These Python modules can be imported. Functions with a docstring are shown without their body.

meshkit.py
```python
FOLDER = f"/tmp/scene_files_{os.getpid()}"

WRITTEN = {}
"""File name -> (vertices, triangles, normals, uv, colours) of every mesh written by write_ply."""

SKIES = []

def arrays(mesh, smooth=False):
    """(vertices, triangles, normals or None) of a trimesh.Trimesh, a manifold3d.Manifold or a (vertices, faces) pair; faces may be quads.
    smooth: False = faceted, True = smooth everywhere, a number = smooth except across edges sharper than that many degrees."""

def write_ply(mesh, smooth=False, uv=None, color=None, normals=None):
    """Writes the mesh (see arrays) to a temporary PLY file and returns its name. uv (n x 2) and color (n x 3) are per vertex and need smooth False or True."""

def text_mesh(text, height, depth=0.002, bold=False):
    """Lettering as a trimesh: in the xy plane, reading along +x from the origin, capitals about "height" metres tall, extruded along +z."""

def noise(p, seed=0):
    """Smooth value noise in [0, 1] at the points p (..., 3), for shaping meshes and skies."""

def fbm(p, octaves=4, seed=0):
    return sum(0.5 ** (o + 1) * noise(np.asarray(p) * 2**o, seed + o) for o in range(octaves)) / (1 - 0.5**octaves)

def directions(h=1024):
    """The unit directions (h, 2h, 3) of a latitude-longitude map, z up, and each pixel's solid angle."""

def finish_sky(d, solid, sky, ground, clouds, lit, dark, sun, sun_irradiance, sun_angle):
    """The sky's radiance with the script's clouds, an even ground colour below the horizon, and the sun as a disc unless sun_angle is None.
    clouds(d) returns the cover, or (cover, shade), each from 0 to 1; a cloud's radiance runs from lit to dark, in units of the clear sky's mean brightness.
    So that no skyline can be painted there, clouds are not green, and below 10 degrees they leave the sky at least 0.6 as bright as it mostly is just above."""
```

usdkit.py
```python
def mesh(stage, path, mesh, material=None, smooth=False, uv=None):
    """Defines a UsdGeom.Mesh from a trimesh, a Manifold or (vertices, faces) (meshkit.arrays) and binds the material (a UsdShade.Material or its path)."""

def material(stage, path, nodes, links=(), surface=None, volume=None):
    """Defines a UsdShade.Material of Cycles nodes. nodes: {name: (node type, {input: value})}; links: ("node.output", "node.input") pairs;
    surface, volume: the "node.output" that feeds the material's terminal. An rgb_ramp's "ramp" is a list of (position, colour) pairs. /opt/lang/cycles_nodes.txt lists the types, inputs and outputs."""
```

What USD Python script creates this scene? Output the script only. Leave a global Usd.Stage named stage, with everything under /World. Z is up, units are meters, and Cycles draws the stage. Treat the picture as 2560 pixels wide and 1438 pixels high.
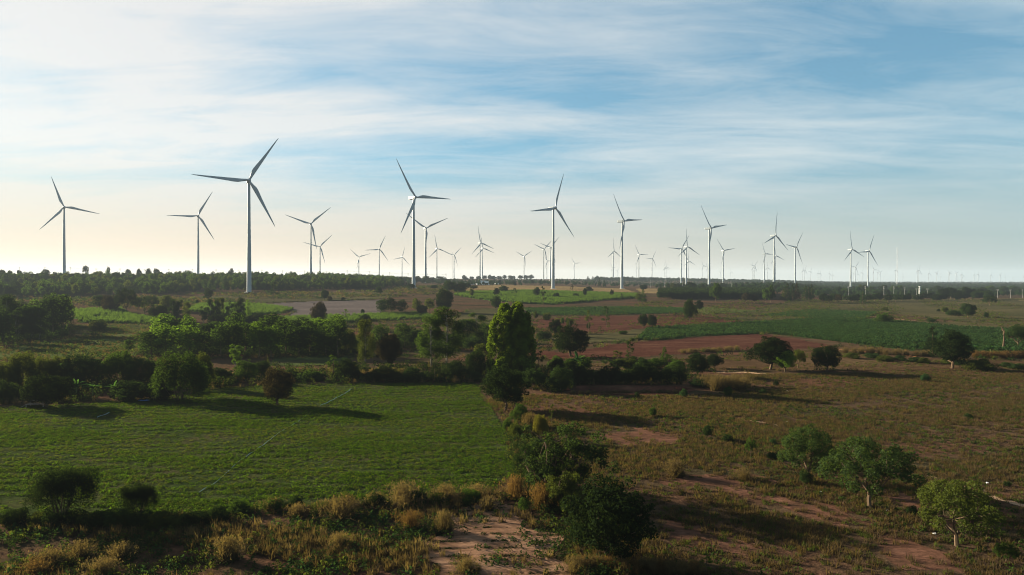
import math, random
import numpy as np
import trimesh
import usdkit
from pxr import Usd, UsdGeom, UsdLux, UsdShade, Gf, Sdf, Vt
from scipy.interpolate import PchipInterpolator, RegularGridInterpolator
from shapely.geometry import Polygon, LineString
import shapely

stage = Usd.Stage.CreateInMemory()
UsdGeom.SetStageUpAxis(stage, 'Z')
UsdGeom.SetStageMetersPerUnit(stage, 1.0)
UsdGeom.Xform.Define(stage, '/World')
UsdGeom.Scope.Define(stage, '/World/Looks')

# ------------------------------------------------------------------ camera, sky, sun, exposure
EYE = np.array([0.0, 0.0, 24.0])
F, CX, CY, PITCH = 1730.0, 1280.0, 719.0, math.atan(14 / 1730.0)
cam = UsdGeom.Camera.Define(stage, '/World/camera')
cam.CreateHorizontalApertureAttr(36.0)
cam.CreateVerticalApertureAttr(36.0 * 575 / 1024)
cam.CreateFocalLengthAttr(36.0 * F / 2560)
cam.CreateClippingRangeAttr((0.5, 60000.0))
cam.CreateExposureAttr(2.42)
cam.AddTranslateOp().Set(Gf.Vec3d(*map(float, EYE)))
cam.AddRotateXOp().Set(90 - math.degrees(PITCH))

SUN_AZ, SUN_EL = math.radians(-61), math.radians(15.0)
SKY_STRENGTH, SUN_INTENSITY = 0.05, 1.25
CLOUD_AT = (1.2, 5.5, 0.0)
dome = UsdLux.DomeLight.Define(stage, '/World/sky')
dome.GetPrim().SetCustomDataByKey('kind', 'structure')
dome.GetPrim().SetCustomDataByKey('label', 'pale evening sky with thin streaked cirrus cloud')
dome.GetPrim().SetCustomDataByKey('category', 'sky')
SKY = usdkit.material(stage, '/World/Looks/sky_look', {
    'sky': ('sky_texture', {'sky_type': 'single_scattering', 'sun_disc': False, 'sun_elevation': SUN_EL, 'sun_rotation': SUN_AZ,
                            'altitude': 100.0, 'air_density': 1.0, 'aerosol_density': 0.7, 'ozone_density': 2.0}),
    'k1': ('mix', {'mix_type': 'multiply', 'fac': 1.0, 'color2': (0.095, 0.095, 0.095)}),
    'soft': ('gamma', {'gamma': 0.55}),
    'k2': ('mix', {'mix_type': 'multiply', 'fac': 1.0, 'color2': (2.25, 3.4, 3.85)}),
    'sat': ('hsv', {'hue': 0.5, 'saturation': 1.12, 'value': 1.0, 'fac': 1.0}),
    'tc': ('texture_coordinate', {}),
    'sx': ('math', {'math_type': 'multiply', 'value2': math.sin(SUN_AZ)}),
    'sy': ('math', {'math_type': 'multiply_add', 'value2': math.cos(SUN_AZ)}),
    'near': ('map_range', {'from_min': -0.15, 'from_max': 0.85, 'to_min': 0.0, 'to_max': 1.0, 'clamp': True}),
    'cloudc': ('mix', {'mix_type': 'mix', 'color1': (2.45, 2.85, 2.95), 'color2': (4.1, 3.65, 3.25)}),
    'hazec': ('mix', {'mix_type': 'mix', 'color1': (1.55, 1.85, 1.80), 'color2': (3.45, 2.42, 1.62)}),
    'sep': ('separate_xyz', {}),
    'zc': ('math', {'math_type': 'maximum', 'value2': 0.0}),
    'za': ('math', {'math_type': 'add', 'value2': 0.10}),
    'dx': ('math', {'math_type': 'divide'}), 'dy': ('math', {'math_type': 'divide'}),
    'cv': ('combine_xyz', {'z': 0.0}),
    'map': ('mapping', {'rotation': (0, 0, math.radians(-14)), 'scale': (0.50, 1.25, 1.0), 'location': CLOUD_AT}),
    'map2': ('mapping', {'rotation': (0, 0, math.radians(-9)), 'scale': (1.3, 3.2, 1.0), 'location': (0.4, 2.2, 0.0)}),
    'n1': ('noise_texture', {'scale': 0.75, 'detail': 7.0, 'roughness': 0.55, 'distortion': 0.5}),
    'n2': ('noise_texture', {'scale': 1.0, 'detail': 9.0, 'roughness': 0.66, 'distortion': 0.9}),
    'sum': ('math', {'math_type': 'multiply_add', 'value2': 0.40}),
    'sc': ('math', {'math_type': 'multiply', 'value2': 0.715}),
    'veil': ('math', {'math_type': 'multiply_add', 'value2': 0.10}),
    'fall': ('map_range', {'from_min': 0.0, 'from_max': 0.16, 'to_min': 0.25, 'to_max': 1.0, 'clamp': True}),
    'cover': ('map_range', {'from_min': 0.41, 'from_max': 0.62, 'to_min': 0.05, 'to_max': 0.9, 'clamp': True}),
    'cf': ('math', {'math_type': 'multiply'}),
    'tint': ('mix', {'mix_type': 'mix', 'fac': 0.25}),
    'hf': ('map_range', {'from_min': 0.0, 'from_max': 0.19, 'to_min': 0.95, 'to_max': 0.0, 'clamp': True, 'range_type': 'smoothstep'}),
    'hs': ('mix', {'mix_type': 'mix', 'fac': 0.08}),
    'hm': ('mix', {'mix_type': 'mix'}),
    'mix': ('mix', {'mix_type': 'mix'}),
    'bg': ('background_shader', {'strength': SKY_STRENGTH}),
}, [('tc.generated', 'sep.vector'), ('sep.z', 'zc.value1'), ('zc.value', 'za.value1'),
    ('sep.x', 'dx.value1'), ('za.value', 'dx.value2'), ('sep.y', 'dy.value1'), ('za.value', 'dy.value2'),
    ('dx.value', 'cv.x'), ('dy.value', 'cv.y'), ('cv.vector', 'map.vector'), ('cv.vector', 'map2.vector'),
    ('map.vector', 'n1.vector'), ('map2.vector', 'n2.vector'),
    ('n2.fac', 'sum.value1'), ('n1.fac', 'sum.value3'), ('sum.value', 'sc.value1'), ('veil.value', 'cover.value'),
    ('near.result', 'veil.value1'), ('sc.value', 'veil.value3'), ('zc.value', 'fall.value'), ('cover.result', 'cf.value1'), ('fall.result', 'cf.value2'),
    ('sky.color', 'k1.color1'), ('k1.color', 'soft.color'), ('soft.color', 'k2.color1'), ('k2.color', 'sat.color'), ('sat.color', 'tint.color2'), ('cloudc.color', 'tint.color1'),
    ('sep.x', 'sx.value1'), ('sep.y', 'sy.value1'), ('sx.value', 'sy.value3'), ('sy.value', 'near.value'), ('near.result', 'cloudc.fac'), ('near.result', 'hazec.fac'), ('hazec.color', 'hs.color1'),
    ('sat.color', 'mix.color1'), ('tint.color', 'mix.color2'), ('cf.value', 'mix.fac'),
    ('zc.value', 'hf.value'), ('sat.color', 'hs.color2'), ('mix.color', 'hm.color1'), ('hs.color', 'hm.color2'), ('hf.result', 'hm.fac'), ('hm.color', 'bg.color')],
    surface='bg.background')
UsdShade.MaterialBindingAPI.Apply(dome.GetPrim()).Bind(SKY)
sun = UsdLux.DistantLight.Define(stage, '/World/sun')
sun.CreateIntensityAttr(SUN_INTENSITY)
sun.CreateAngleAttr(1.5)
sun.CreateNormalizeAttr(True)
sun.CreateColorAttr(Gf.Vec3f(1.0, 0.88, 0.66))
sun.AddRotateZOp().Set(-math.degrees(SUN_AZ))
sun.AddRotateXOp().Set(-(90 - math.degrees(SUN_EL)))      # -z turned to travel from the low sun over the fields

# ------------------------------------------------------------------ helpers
_count = {}
def numbered(name, parent='/World'):
    k = (parent, name)
    n = _count.get(k, 0)
    _count[k] = n + 1
    return f'{parent}/{name}' if n == 0 else f'{parent}/{name}_{n:03d}'

def tag(prim, label=None, cat=None, group=None, kind=None):
    for k, v in (('label', label), ('category', cat), ('group', group), ('kind', kind)):
        if v:
            prim.SetCustomDataByKey(k, v)
    return prim

def thing(name, label, cat, loc=(0, 0, 0), rotz=0.0, scale=(1, 1, 1), group=None):
    x = UsdGeom.Xform.Define(stage, numbered(name))
    x.AddTranslateOp().Set(Gf.Vec3d(*map(float, loc)))
    if rotz:
        x.AddRotateZOp().Set(float(rotz))
    if tuple(scale) != (1, 1, 1):
        x.AddScaleOp().Set(Gf.Vec3f(*map(float, scale)))
    return tag(x.GetPrim(), label, cat, group)

def part(name, mesh, mat, parent=None, smooth=False):
    p = numbered(name, str(parent.GetPath()) if parent else '/World')
    return usdkit.mesh(stage, p, mesh, mat, smooth=smooth).GetPrim()

def class_prim(name):
    x = UsdGeom.Xform.Define(stage, numbered(name))
    x.GetPrim().SetSpecifier(Sdf.SpecifierClass)
    return x.GetPrim()

def copy_of(proto, name, label, cat, loc, rotz=0.0, scale=(1, 1, 1), group=None):
    t = thing(name, label, cat, loc, rotz, scale, group)
    t.GetReferences().AddInternalReference(proto.GetPath())
    t.SetInstanceable(True)
    return t

def ray(px, py):
    a, b = (px - CX) / F, -(py - CY) / F
    c, s = math.cos(PITCH), math.sin(PITCH)
    return np.array([a, c + b * s, -s + b * c])

# ------------------------------------------------------------------ terrain
COLS = {   # column px: (metres ahead, ground height)
    -400: [(0, 0), (300, 0), (420, 5), (520, 12), (660, 20), (800, 28), (1000, 36), (1100, 37), (1400, 25), (3000, 10), (9000, 10)],
    160:  [(0, 0), (300, 0), (420, 4), (520, 9), (660, 16), (800, 25), (1000, 35), (1100, 36), (1400, 24), (3000, 10), (9000, 10)],
    495:  [(0, 0), (300, 0), (420, 3), (520, 7.5), (660, 14.5), (800, 23), (1000, 32), (1150, 34), (1500, 24), (3000, 10), (9000, 10)],
    622:  [(0, 0), (300, 0), (420, 2.5), (520, 7), (660, 14.4), (800, 21), (1000, 29), (1150, 31), (1500, 24), (3000, 10), (9000, 10)],
    778:  [(0, 0), (300, 0), (420, 2), (520, 6), (660, 13), (800, 19), (1000, 26), (1200, 29), (1600, 24), (3000, 10), (9000, 10)],
    1034: [(0, 0), (300, 0), (420, 2), (520, 6), (660, 12), (800, 16.6), (1000, 19.5), (1360, 23), (2200, 31), (3500, 28), (9000, 15)],
    1200: [(0, 0), (300, 0), (420, 2), (520, 5.5), (660, 11), (800, 15.5), (1000, 18), (1400, 21.5), (1950, 29.5), (2600, 36), (5000, 30), (9000, 20)],
    1383: [(0, 0), (300, 0), (420, 1.8), (520, 5), (660, 10), (800, 13.7), (900, 15), (1300, 18.5), (2330, 29.5), (3300, 37), (6000, 34), (9000, 26)],
    1555: [(0, 0), (300, 0), (420, 1.2), (520, 3.5), (660, 7.5), (800, 10.5), (1075, 13.4), (1800, 18), (2500, 30), (3500, 37), (6000, 38), (9000, 36)],
    1783: [(0, 0), (320, 0), (420, 0.6), (520, 2), (660, 4.8), (800, 7.5), (1200, 12), (1800, 12), (2300, 22), (4500, 33), (9000, 34)],
    1937: [(0, 0), (320, 0), (420, 0.3), (520, 1), (660, 3), (800, 6), (1465, 15), (1800, 12), (2600, 20), (4500, 27), (9000, 27)],
    2128: [(0, 0), (350, 0), (520, 0.4), (800, 1.5), (1300, 2.2), (1800, 3), (2600, 9), (4700, 16), (9000, 20)],
    2560: [(0, 0), (350, 0), (520, 0.2), (800, 0.6), (1300, 1), (1800, 2), (2600, 6), (4700, 12), (9000, 17)],
    3000: [(0, 0), (350, 0), (520, 0), (800, 0), (1300, 1), (1800, 2), (2600, 5), (4700, 10), (9000, 16)],
}
_px = sorted(COLS)
_ly = np.log(np.concatenate([np.geomspace(1, 250, 12), np.geomspace(255, 40000, 500)]))
_g = np.array([PchipInterpolator(*zip(*COLS[p]))(np.minimum(np.exp(_ly), 9000)) for p in _px])
_u = np.linspace((_px[0] - CX) / F, (_px[-1] - CX) / F, 240)
_g = PchipInterpolator([(p - CX) / F for p in _px], _g, axis=0)(_u)
_T = RegularGridInterpolator((_u, _ly), _g)
POND = Polygon([(13.0, 148.5), (20, 147.3), (31, 147.6), (37.0, 149.5), (39.5, 154), (37.5, 158), (28, 160.0), (17.5, 160.0), (13.0, 157)])

def ground(x, y):
    x, y = np.broadcast_arrays(np.asarray(x, float), np.asarray(y, float))
    yy = np.maximum(y, 1.0)
    z = _T(np.stack([np.clip(x / yy, _u[0], _u[-1]), np.log(np.clip(yy, 1, 39000))], -1).reshape(-1, 2)).reshape(x.shape)
    z = z + 0.18 * np.sin(x / 17 + 0.6 * np.sin(y / 23)) * np.sin(y / 19 + 1.3) + 0.06 * np.sin(x / 5.3 + y / 7.1) * np.sin(y / 4.7 - x / 9)
    near = (x > 8) & (x < 46) & (y > 142) & (y < 166)
    if near.any():
        d = shapely.distance(shapely.points(x[near], y[near]), POND.exterior)
        inside = shapely.contains_xy(POND, x[near], y[near])
        s = np.clip(np.where(inside, d, 0) / 1.6, 0, 1)
        z = z.copy()
        z[near] -= 2.2 * s * s * (3 - 2 * s)
    return z

def gz(x, y):
    return float(ground(np.array([x]), np.array([y]))[0])

def at(px, py):
    """The point of the ground that the photograph shows at a pixel."""
    d = ray(px, py)
    t = np.concatenate([np.linspace(15, 420, 900), np.geomspace(421, 20000, 1600)]) / d[1]
    p = EYE + t[:, None] * d
    below = p[:, 2] - ground(p[:, 0], p[:, 1])
    k = np.nonzero(below < 0)[0]
    if len(k) == 0:
        return p[-1]
    k = k[0]
    if k == 0:
        return p[0]
    w = below[k - 1] / (below[k - 1] - below[k])
    q = p[k - 1] + w * (p[k] - p[k - 1])
    q[2] = gz(q[0], q[1])
    return q

# ------------------------------------------------------------------ materials
def noise_mat(name, colors, scale=0.3, detail=8, rough=0.9, bump=0.0, bump_scale=None, scale2=None, colors2=None, stretch=(1, 1, 1), dist=0.0, spec=0.0, lo=0.3, hi=0.7, bump_dist=0.1, rot=0.0, rows=None):
    """A mottled surface: a ramp of colours over noise of world position, and a second ramp multiplied in at a finer scale."""
    n = len(colors)
    nodes = {'g': ('geometry', {}), 'm': ('mapping', {'scale': stretch, 'rotation': (0, 0, rot)}),
             'n': ('noise_texture', {'scale': scale, 'detail': detail, 'roughness': 0.6, 'distortion': dist}),
             'r': ('rgb_ramp', {'ramp': [(lo + (hi - lo) * i / max(1, n - 1), c) for i, c in enumerate(colors)]}),
             'p': ('principled_bsdf', {'roughness': rough, 'specular_ior_level': spec})}
    links = [('g.position', 'm.vector'), ('m.vector', 'n.vector'), ('n.fac', 'r.fac')]
    out = 'r.color'
    if colors2:
        nodes['n2'] = ('noise_texture', {'scale': scale2, 'detail': 6, 'roughness': 0.65})
        nodes['r2'] = ('rgb_ramp', {'ramp': [(0.32 + 0.36 * i / max(1, len(colors2) - 1), c) for i, c in enumerate(colors2)]})
        nodes['x'] = ('mix', {'mix_type': 'multiply', 'fac': 1.0})
        links += [('m.vector', 'n2.vector'), ('n2.fac', 'r2.fac'), (out, 'x.color1'), ('r2.color', 'x.color2')]
        out = 'x.color'
    if rows:                                  # (spacing in metres, direction in degrees, how much the dry ridges stand out)
        nodes['rm'] = ('mapping', {'rotation': (0, 0, math.radians(rows[1]))})
        nodes['rw'] = ('wave_texture', {'scale': 0.314 / rows[0], 'distortion': 2.5, 'detail': 3.0, 'detail_scale': 0.6, 'bands_direction': 'y'})
        nodes['rr'] = ('rgb_ramp', {'ramp': [(0.0, (1 - rows[2],) * 3), (1.0, (1 + rows[2] * .7,) * 3)]})
        nodes['rx'] = ('mix', {'mix_type': 'multiply', 'fac': 1.0})
        links += [('g.position', 'rm.vector'), ('rm.vector', 'rw.vector'), ('rw.fac', 'rr.fac'), (out, 'rx.color1'), ('rr.color', 'rx.color2')]
        out = 'rx.color'
    links.append((out, 'p.base_color'))
    if bump:
        nodes['bn'] = ('noise_texture', {'scale': bump_scale or scale * 6, 'detail': 8, 'roughness': 0.65})
        nodes['b'] = ('bump', {'strength': bump, 'distance': bump_dist})
        links += [('m.vector', 'bn.vector'), ('bn.fac', 'b.height'), ('b.normal', 'p.normal')]
    return usdkit.material(stage, f'/World/Looks/{name}', nodes, links, surface='p.BSDF')

def plain(name, color, rough=0.6, spec=0.4, metallic=0.0):
    return usdkit.material(stage, f'/World/Looks/{name}', {'p': ('principled_bsdf', {'base_color': color, 'roughness': rough, 'specular_ior_level': spec, 'metallic': metallic})}, surface='p.BSDF')

def leaf_mat(name, colors, trans=0.35, tcol=(1.25, 1.2, 0.5)):
    """Leaves: each leaf its own tone, some light let through."""
    return usdkit.material(stage, f'/World/Looks/{name}', {
        'g': ('geometry', {}), 'o': ('object_info', {}),
        'r': ('rgb_ramp', {'ramp': [(i / (len(colors) - 1), c) for i, c in enumerate(colors)]}),
        'h': ('hsv', {'hue': 0.5, 'saturation': 1.0, 'fac': 1.0}),
        'v': ('map_range', {'from_min': 0.0, 'from_max': 1.0, 'to_min': 0.8, 'to_max': 1.2}),
        'd': ('diffuse_bsdf', {}), 't': ('translucent_bsdf', {}),
        'y': ('mix', {'mix_type': 'multiply', 'fac': 1.0, 'color2': tcol}),
        'm': ('mix_closure', {'fac': trans}),
    }, [('g.random_per_island', 'r.fac'), ('o.random', 'v.value'), ('v.result', 'h.value'), ('r.color', 'h.color'), ('h.color', 'd.color'), ('h.color', 'y.color1'), ('y.color', 't.color'),
        ('d.BSDF', 'm.closure1'), ('t.BSDF', 'm.closure2')], surface='m.closure')
# ------------------------------------------------------------------ the ground
soil_red = (0.070, 0.034, 0.022)
GROUND = usdkit.material(stage, '/World/Looks/ground_look', {
    'g': ('geometry', {}),
    'm': ('mapping', {'scale': (1, 1, 0)}),
    'ma': ('mapping', {'scale': (0.35, 1.0, 0), 'rotation': (0, 0, math.radians(20))}),
    'na': ('noise_texture', {'scale': 0.085, 'detail': 9, 'roughness': 0.62, 'distortion': 0.6}),
    'nb': ('noise_texture', {'scale': 0.05, 'detail': 8, 'roughness': 0.6, 'distortion': 0.3}),
    'nc': ('noise_texture', {'scale': 1.7, 'detail': 8, 'roughness': 0.7}),
    'ra': ('rgb_ramp', {'ramp': [(0.28, (0.020, 0.024, 0.011)), (0.42, (0.034, 0.028, 0.015)), (0.55, (0.050, 0.032, 0.020)), (0.72, (0.066, 0.044, 0.028))]}),
    'fb': ('map_range', {'from_min': 0.49, 'from_max': 0.62, 'to_min': 0.0, 'to_max': 0.9, 'clamp': True}),
    'mx': ('mix', {'mix_type': 'mix', 'color2': soil_red}),
    'rc': ('rgb_ramp', {'ramp': [(0.25, (0.35, 0.36, 0.34)), (0.5, (0.85, 0.85, 0.85)), (0.75, (1.35, 1.3, 1.25))]}),
    'x': ('mix', {'mix_type': 'multiply', 'fac': 1.0}),
    'b': ('bump', {'strength': 0.9, 'distance': 0.25}),
    'p': ('principled_bsdf', {'roughness': 1.0, 'specular_ior_level': 0.0}),
}, [('g.position', 'm.vector'), ('g.position', 'ma.vector'), ('ma.vector', 'na.vector'), ('ma.vector', 'nb.vector'), ('m.vector', 'nc.vector'),
    ('na.fac', 'ra.fac'), ('nb.fac', 'fb.value'), ('fb.result', 'mx.fac'), ('ra.color', 'mx.color1'), ('nc.fac', 'rc.fac'),
    ('mx.color', 'x.color1'), ('rc.color', 'x.color2'), ('x.color', 'p.base_color'), ('nc.fac', 'b.height'), ('b.normal', 'p.normal')], surface='p.BSDF')

def build_ground():
    ys = np.concatenate([[-3000, -1500, -700, -300, -120, -40, 0], np.arange(18, 40, 2.0), np.arange(40, 215, 0.85), 215 * 1.0145 ** np.arange(0, 345)])
    ys = ys[ys < 13000]
    us = np.concatenate([[-12, -5, -2.6, -1.6, -1.2, -1.0, -0.9], np.linspace(-0.83, 0.83, 330), [0.9, 1.0, 1.2, 1.6, 2.6, 5, 12]])
    w = np.where(ys > 0, np.sqrt(ys ** 2 + 30 ** 2), 30 + np.abs(ys))
    X = us[None, :] * w[:, None]
    X = np.clip(X, -13000, 13000)
    Y = np.repeat(ys[:, None], len(us), 1)
    Z = ground(X, Y)
    n, m = X.shape
    i = np.arange(n * m).reshape(n, m)
    q = np.stack([i[:-1, :-1], i[:-1, 1:], i[1:, 1:], i[1:, :-1]], -1).reshape(-1, 4)
    v = np.stack([X, Y, Z], -1).reshape(-1, 3)
    q = q[(np.abs(v[q[:, 0], 0] - v[q[:, 1], 0]) > 1e-6) & (np.abs(v[q[:, 2], 0] - v[q[:, 3], 0]) > 1e-6)]
    used, inv = np.unique(q.ravel(), return_inverse=True)
    v, q = v[used], inv.reshape(-1, 4)
    tag(part('ground', (v, q), GROUND, smooth=True), 'rolling dry farmland reaching to the horizon', 'ground', kind='structure')
build_ground()

# ------------------------------------------------------------------ haze
HAZE_DENSITY = 0.000042
HAZE = usdkit.material(stage, '/World/Looks/haze_look', {'v': ('principled_volume', {'color': (0.48, 0.58, 0.70), 'density': HAZE_DENSITY, "anisotropy": 0.2})}, volume='v.volume')
hz = trimesh.creation.box((26400, 16400, 240))
hz.apply_translation((0, 5000, 240 / 2 - 4.5))
tag(part('haze', hz, HAZE), 'thin warm evening haze over the whole plain', 'haze', kind='stuff')

# ------------------------------------------------------------------ wind turbines
PAINT = noise_mat('turbine_paint', [(0.145, 0.170, 0.185), (0.175, 0.205, 0.22)], scale=0.25, rough=0.38, spec=0.4, stretch=(1, 1, 0.15))
CONCRETE = noise_mat('concrete_look', [(0.28, 0.27, 0.25), (0.42, 0.41, 0.38)], scale=0.8)
HUB_H, ROTOR = 105.0, 49.3

def loft(rings, cap=True):
    rings = [np.asarray(r, float) for r in rings]
    k = len(rings[0])
    v = np.vstack(rings)
    f = []
    for i in range(len(rings) - 1):
        for j in range(k):
            a, b = i * k + j, i * k + (j + 1) % k
            f += [[a, b, b + k], [a, b + k, a + k]]
    if cap:
        for i, flip in ((0, True), (len(rings) - 1, False)):
            c = len(v)
            v = np.vstack([v, rings[i].mean(0)])
            for j in range(k):
                a, b = i * k + j, i * k + (j + 1) % k
                f.append([b, a, c] if flip else [a, b, c])
    m = trimesh.Trimesh(v, f, process=False)
    m.fix_normals()
    return m

def circle(r, z, n=24):
    t = np.arange(n) * 2 * np.pi / n
    return np.stack([r * np.cos(t), r * np.sin(t), np.full(n, z)], 1)

def make_blade():
    rings = []
    for s in (0.0, 0.03, 0.07, 0.12, 0.17, 0.22, 0.30, 0.40, 0.52, 0.65, 0.78, 0.89, 0.96, 1.0):
        r = 1.1 + s * (ROTOR - 1.1)
        chord = float(np.interp(s, [0, .04, .10, .18, .24, .4, .6, .8, .95, 1], [2.0, 2.0, 2.9, 3.9, 3.8, 2.9, 2.05, 1.35, 0.75, 0.12]))
        thick = float(np.interp(s, [0, .04, .12, .2, .4, .7, 1], [2.0, 2.0, 1.45, 0.95, 0.55, 0.28, 0.05]))
        twist = math.radians(float(np.interp(s, [0, .1, .25, .5, 1], [16, 15, 10, 5, 0])))
        t = np.arange(14) * 2 * np.pi / 14
        lead = float(np.interp(s, [0, .05, .2, 1], [1.0, 1.0, .95, .6]))
        x = np.cos(t) * chord / 2
        x = x - (chord / 2 - lead)                       # the leading edge stays nearly straight
        shape = np.sin(t) * (1 - float(np.interp(s, [0, .05, .2], [0, 0, .45])) * (1 - np.cos(t)) / 2)
        y = shape * thick / 2
        bend = -2.0 * s ** 2
        rings.append(np.stack([x * math.cos(twist) - y * math.sin(twist), x * math.sin(twist) + y * math.cos(twist) + bend, np.full(14, r)], 1))
    return loft(rings)

def rounded_box(lx, ly, lz, r=0.35):
    import manifold3d as m3
    pts = np.array([(sx * (lx / 2 - r), sy * (ly / 2 - r), sz * (lz / 2 - r)) for sx in (-1, 1) for sy in (-1, 1) for sz in (-1, 1)])
    s = trimesh.creation.icosphere(1, r)
    m = trimesh.Trimesh(np.vstack([s.vertices + p for p in pts])).convex_hull
    return m

TOWER_MESH = loft([circle(2.2, 0), circle(2.2, 0.25)] + [circle(2.15 - 0.85 * z / 102, z) for z in (0.3, 12, 30, 30.15, 55, 55.12, 80, 80.1, 102.6)])
BASE_MESH = loft([circle(4.2, -1.5, 20), circle(4.2, 0.25, 20), circle(3.9, 0.45, 20)])
def nacelle_mesh():
    m = rounded_box(3.7, 10.6, 3.7, 0.5)
    m.apply_translation((0, 2.6, HUB_H - 0.2))
    neck = loft([circle(1.35, 102.4), circle(1.5, 103.4)])
    vane = trimesh.creation.box((0.9, 0.15, 1.2)); vane.apply_translation((0, 6.6, HUB_H + 2.1))
    return trimesh.util.concatenate([m, neck])
NACELLE_MESH = nacelle_mesh()
def hub_mesh():
    prof = np.array([(0.0, -2.1), (0.7, -1.9), (1.25, -1.3), (1.6, -0.4), (1.7, 0.6), (1.6, 1.5), (0.0, 1.5)])
    m = trimesh.creation.revolve(prof, sections=24)
    m.apply_transform(trimesh.transformations.rotation_matrix(-np.pi / 2, (1, 0, 0)))
    m.apply_translation((0, -4.3, HUB_H))
    return m
HUB_MESH = hub_mesh()
BLADE = make_blade()
_classes = {}
def turbine_class(theta):
    key = int(round(theta / 4.0)) % 30
    if key in _classes:
        return _classes[key]
    c = class_prim('wind_turbine_shape')
    part('tower', TOWER_MESH, PAINT, c, 35)
    part('foundation', BASE_MESH, CONCRETE, c, 35)
    part('nacelle', NACELLE_MESH, PAINT, c, 35)
    part('hub', HUB_MESH, PAINT, c, 50)
    for k in range(3):
        m = BLADE.copy()
        m.apply_transform(trimesh.transformations.rotation_matrix(math.radians(key * 4.0 + 120 * k), (0, 1, 0)))
        m.apply_transform(trimesh.transformations.rotation_matrix(math.radians(-4), (1, 0, 0)))
        m.apply_translation((0, -4.3, HUB_H))
        part('blade', m, PAINT, c, 40)
    _classes[key] = c
    return c

def turbine(px, hub_py, theta, yaw, dist, label, group=None):
    d = ray(px, hub_py)
    grid = np.geomspace(dist * 0.86, dist * 1.16, 200)
    p = EYE + (grid / d[1])[:, None] * d
    h = p[:, 2] - ground(p[:, 0], p[:, 1])
    k = int(np.argmin(np.abs(h - HUB_H) / HUB_H + 0.25 * np.abs(np.log(grid / dist))))
    s = float(np.clip(h[k] / HUB_H, 0.8, 1.2))
    g = p[k, 2] - s * HUB_H
    return copy_of(turbine_class(theta), 'wind_turbine', label, 'wind turbine', (p[k, 0], p[k, 1], g), yaw, (s, s, s), group)

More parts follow.
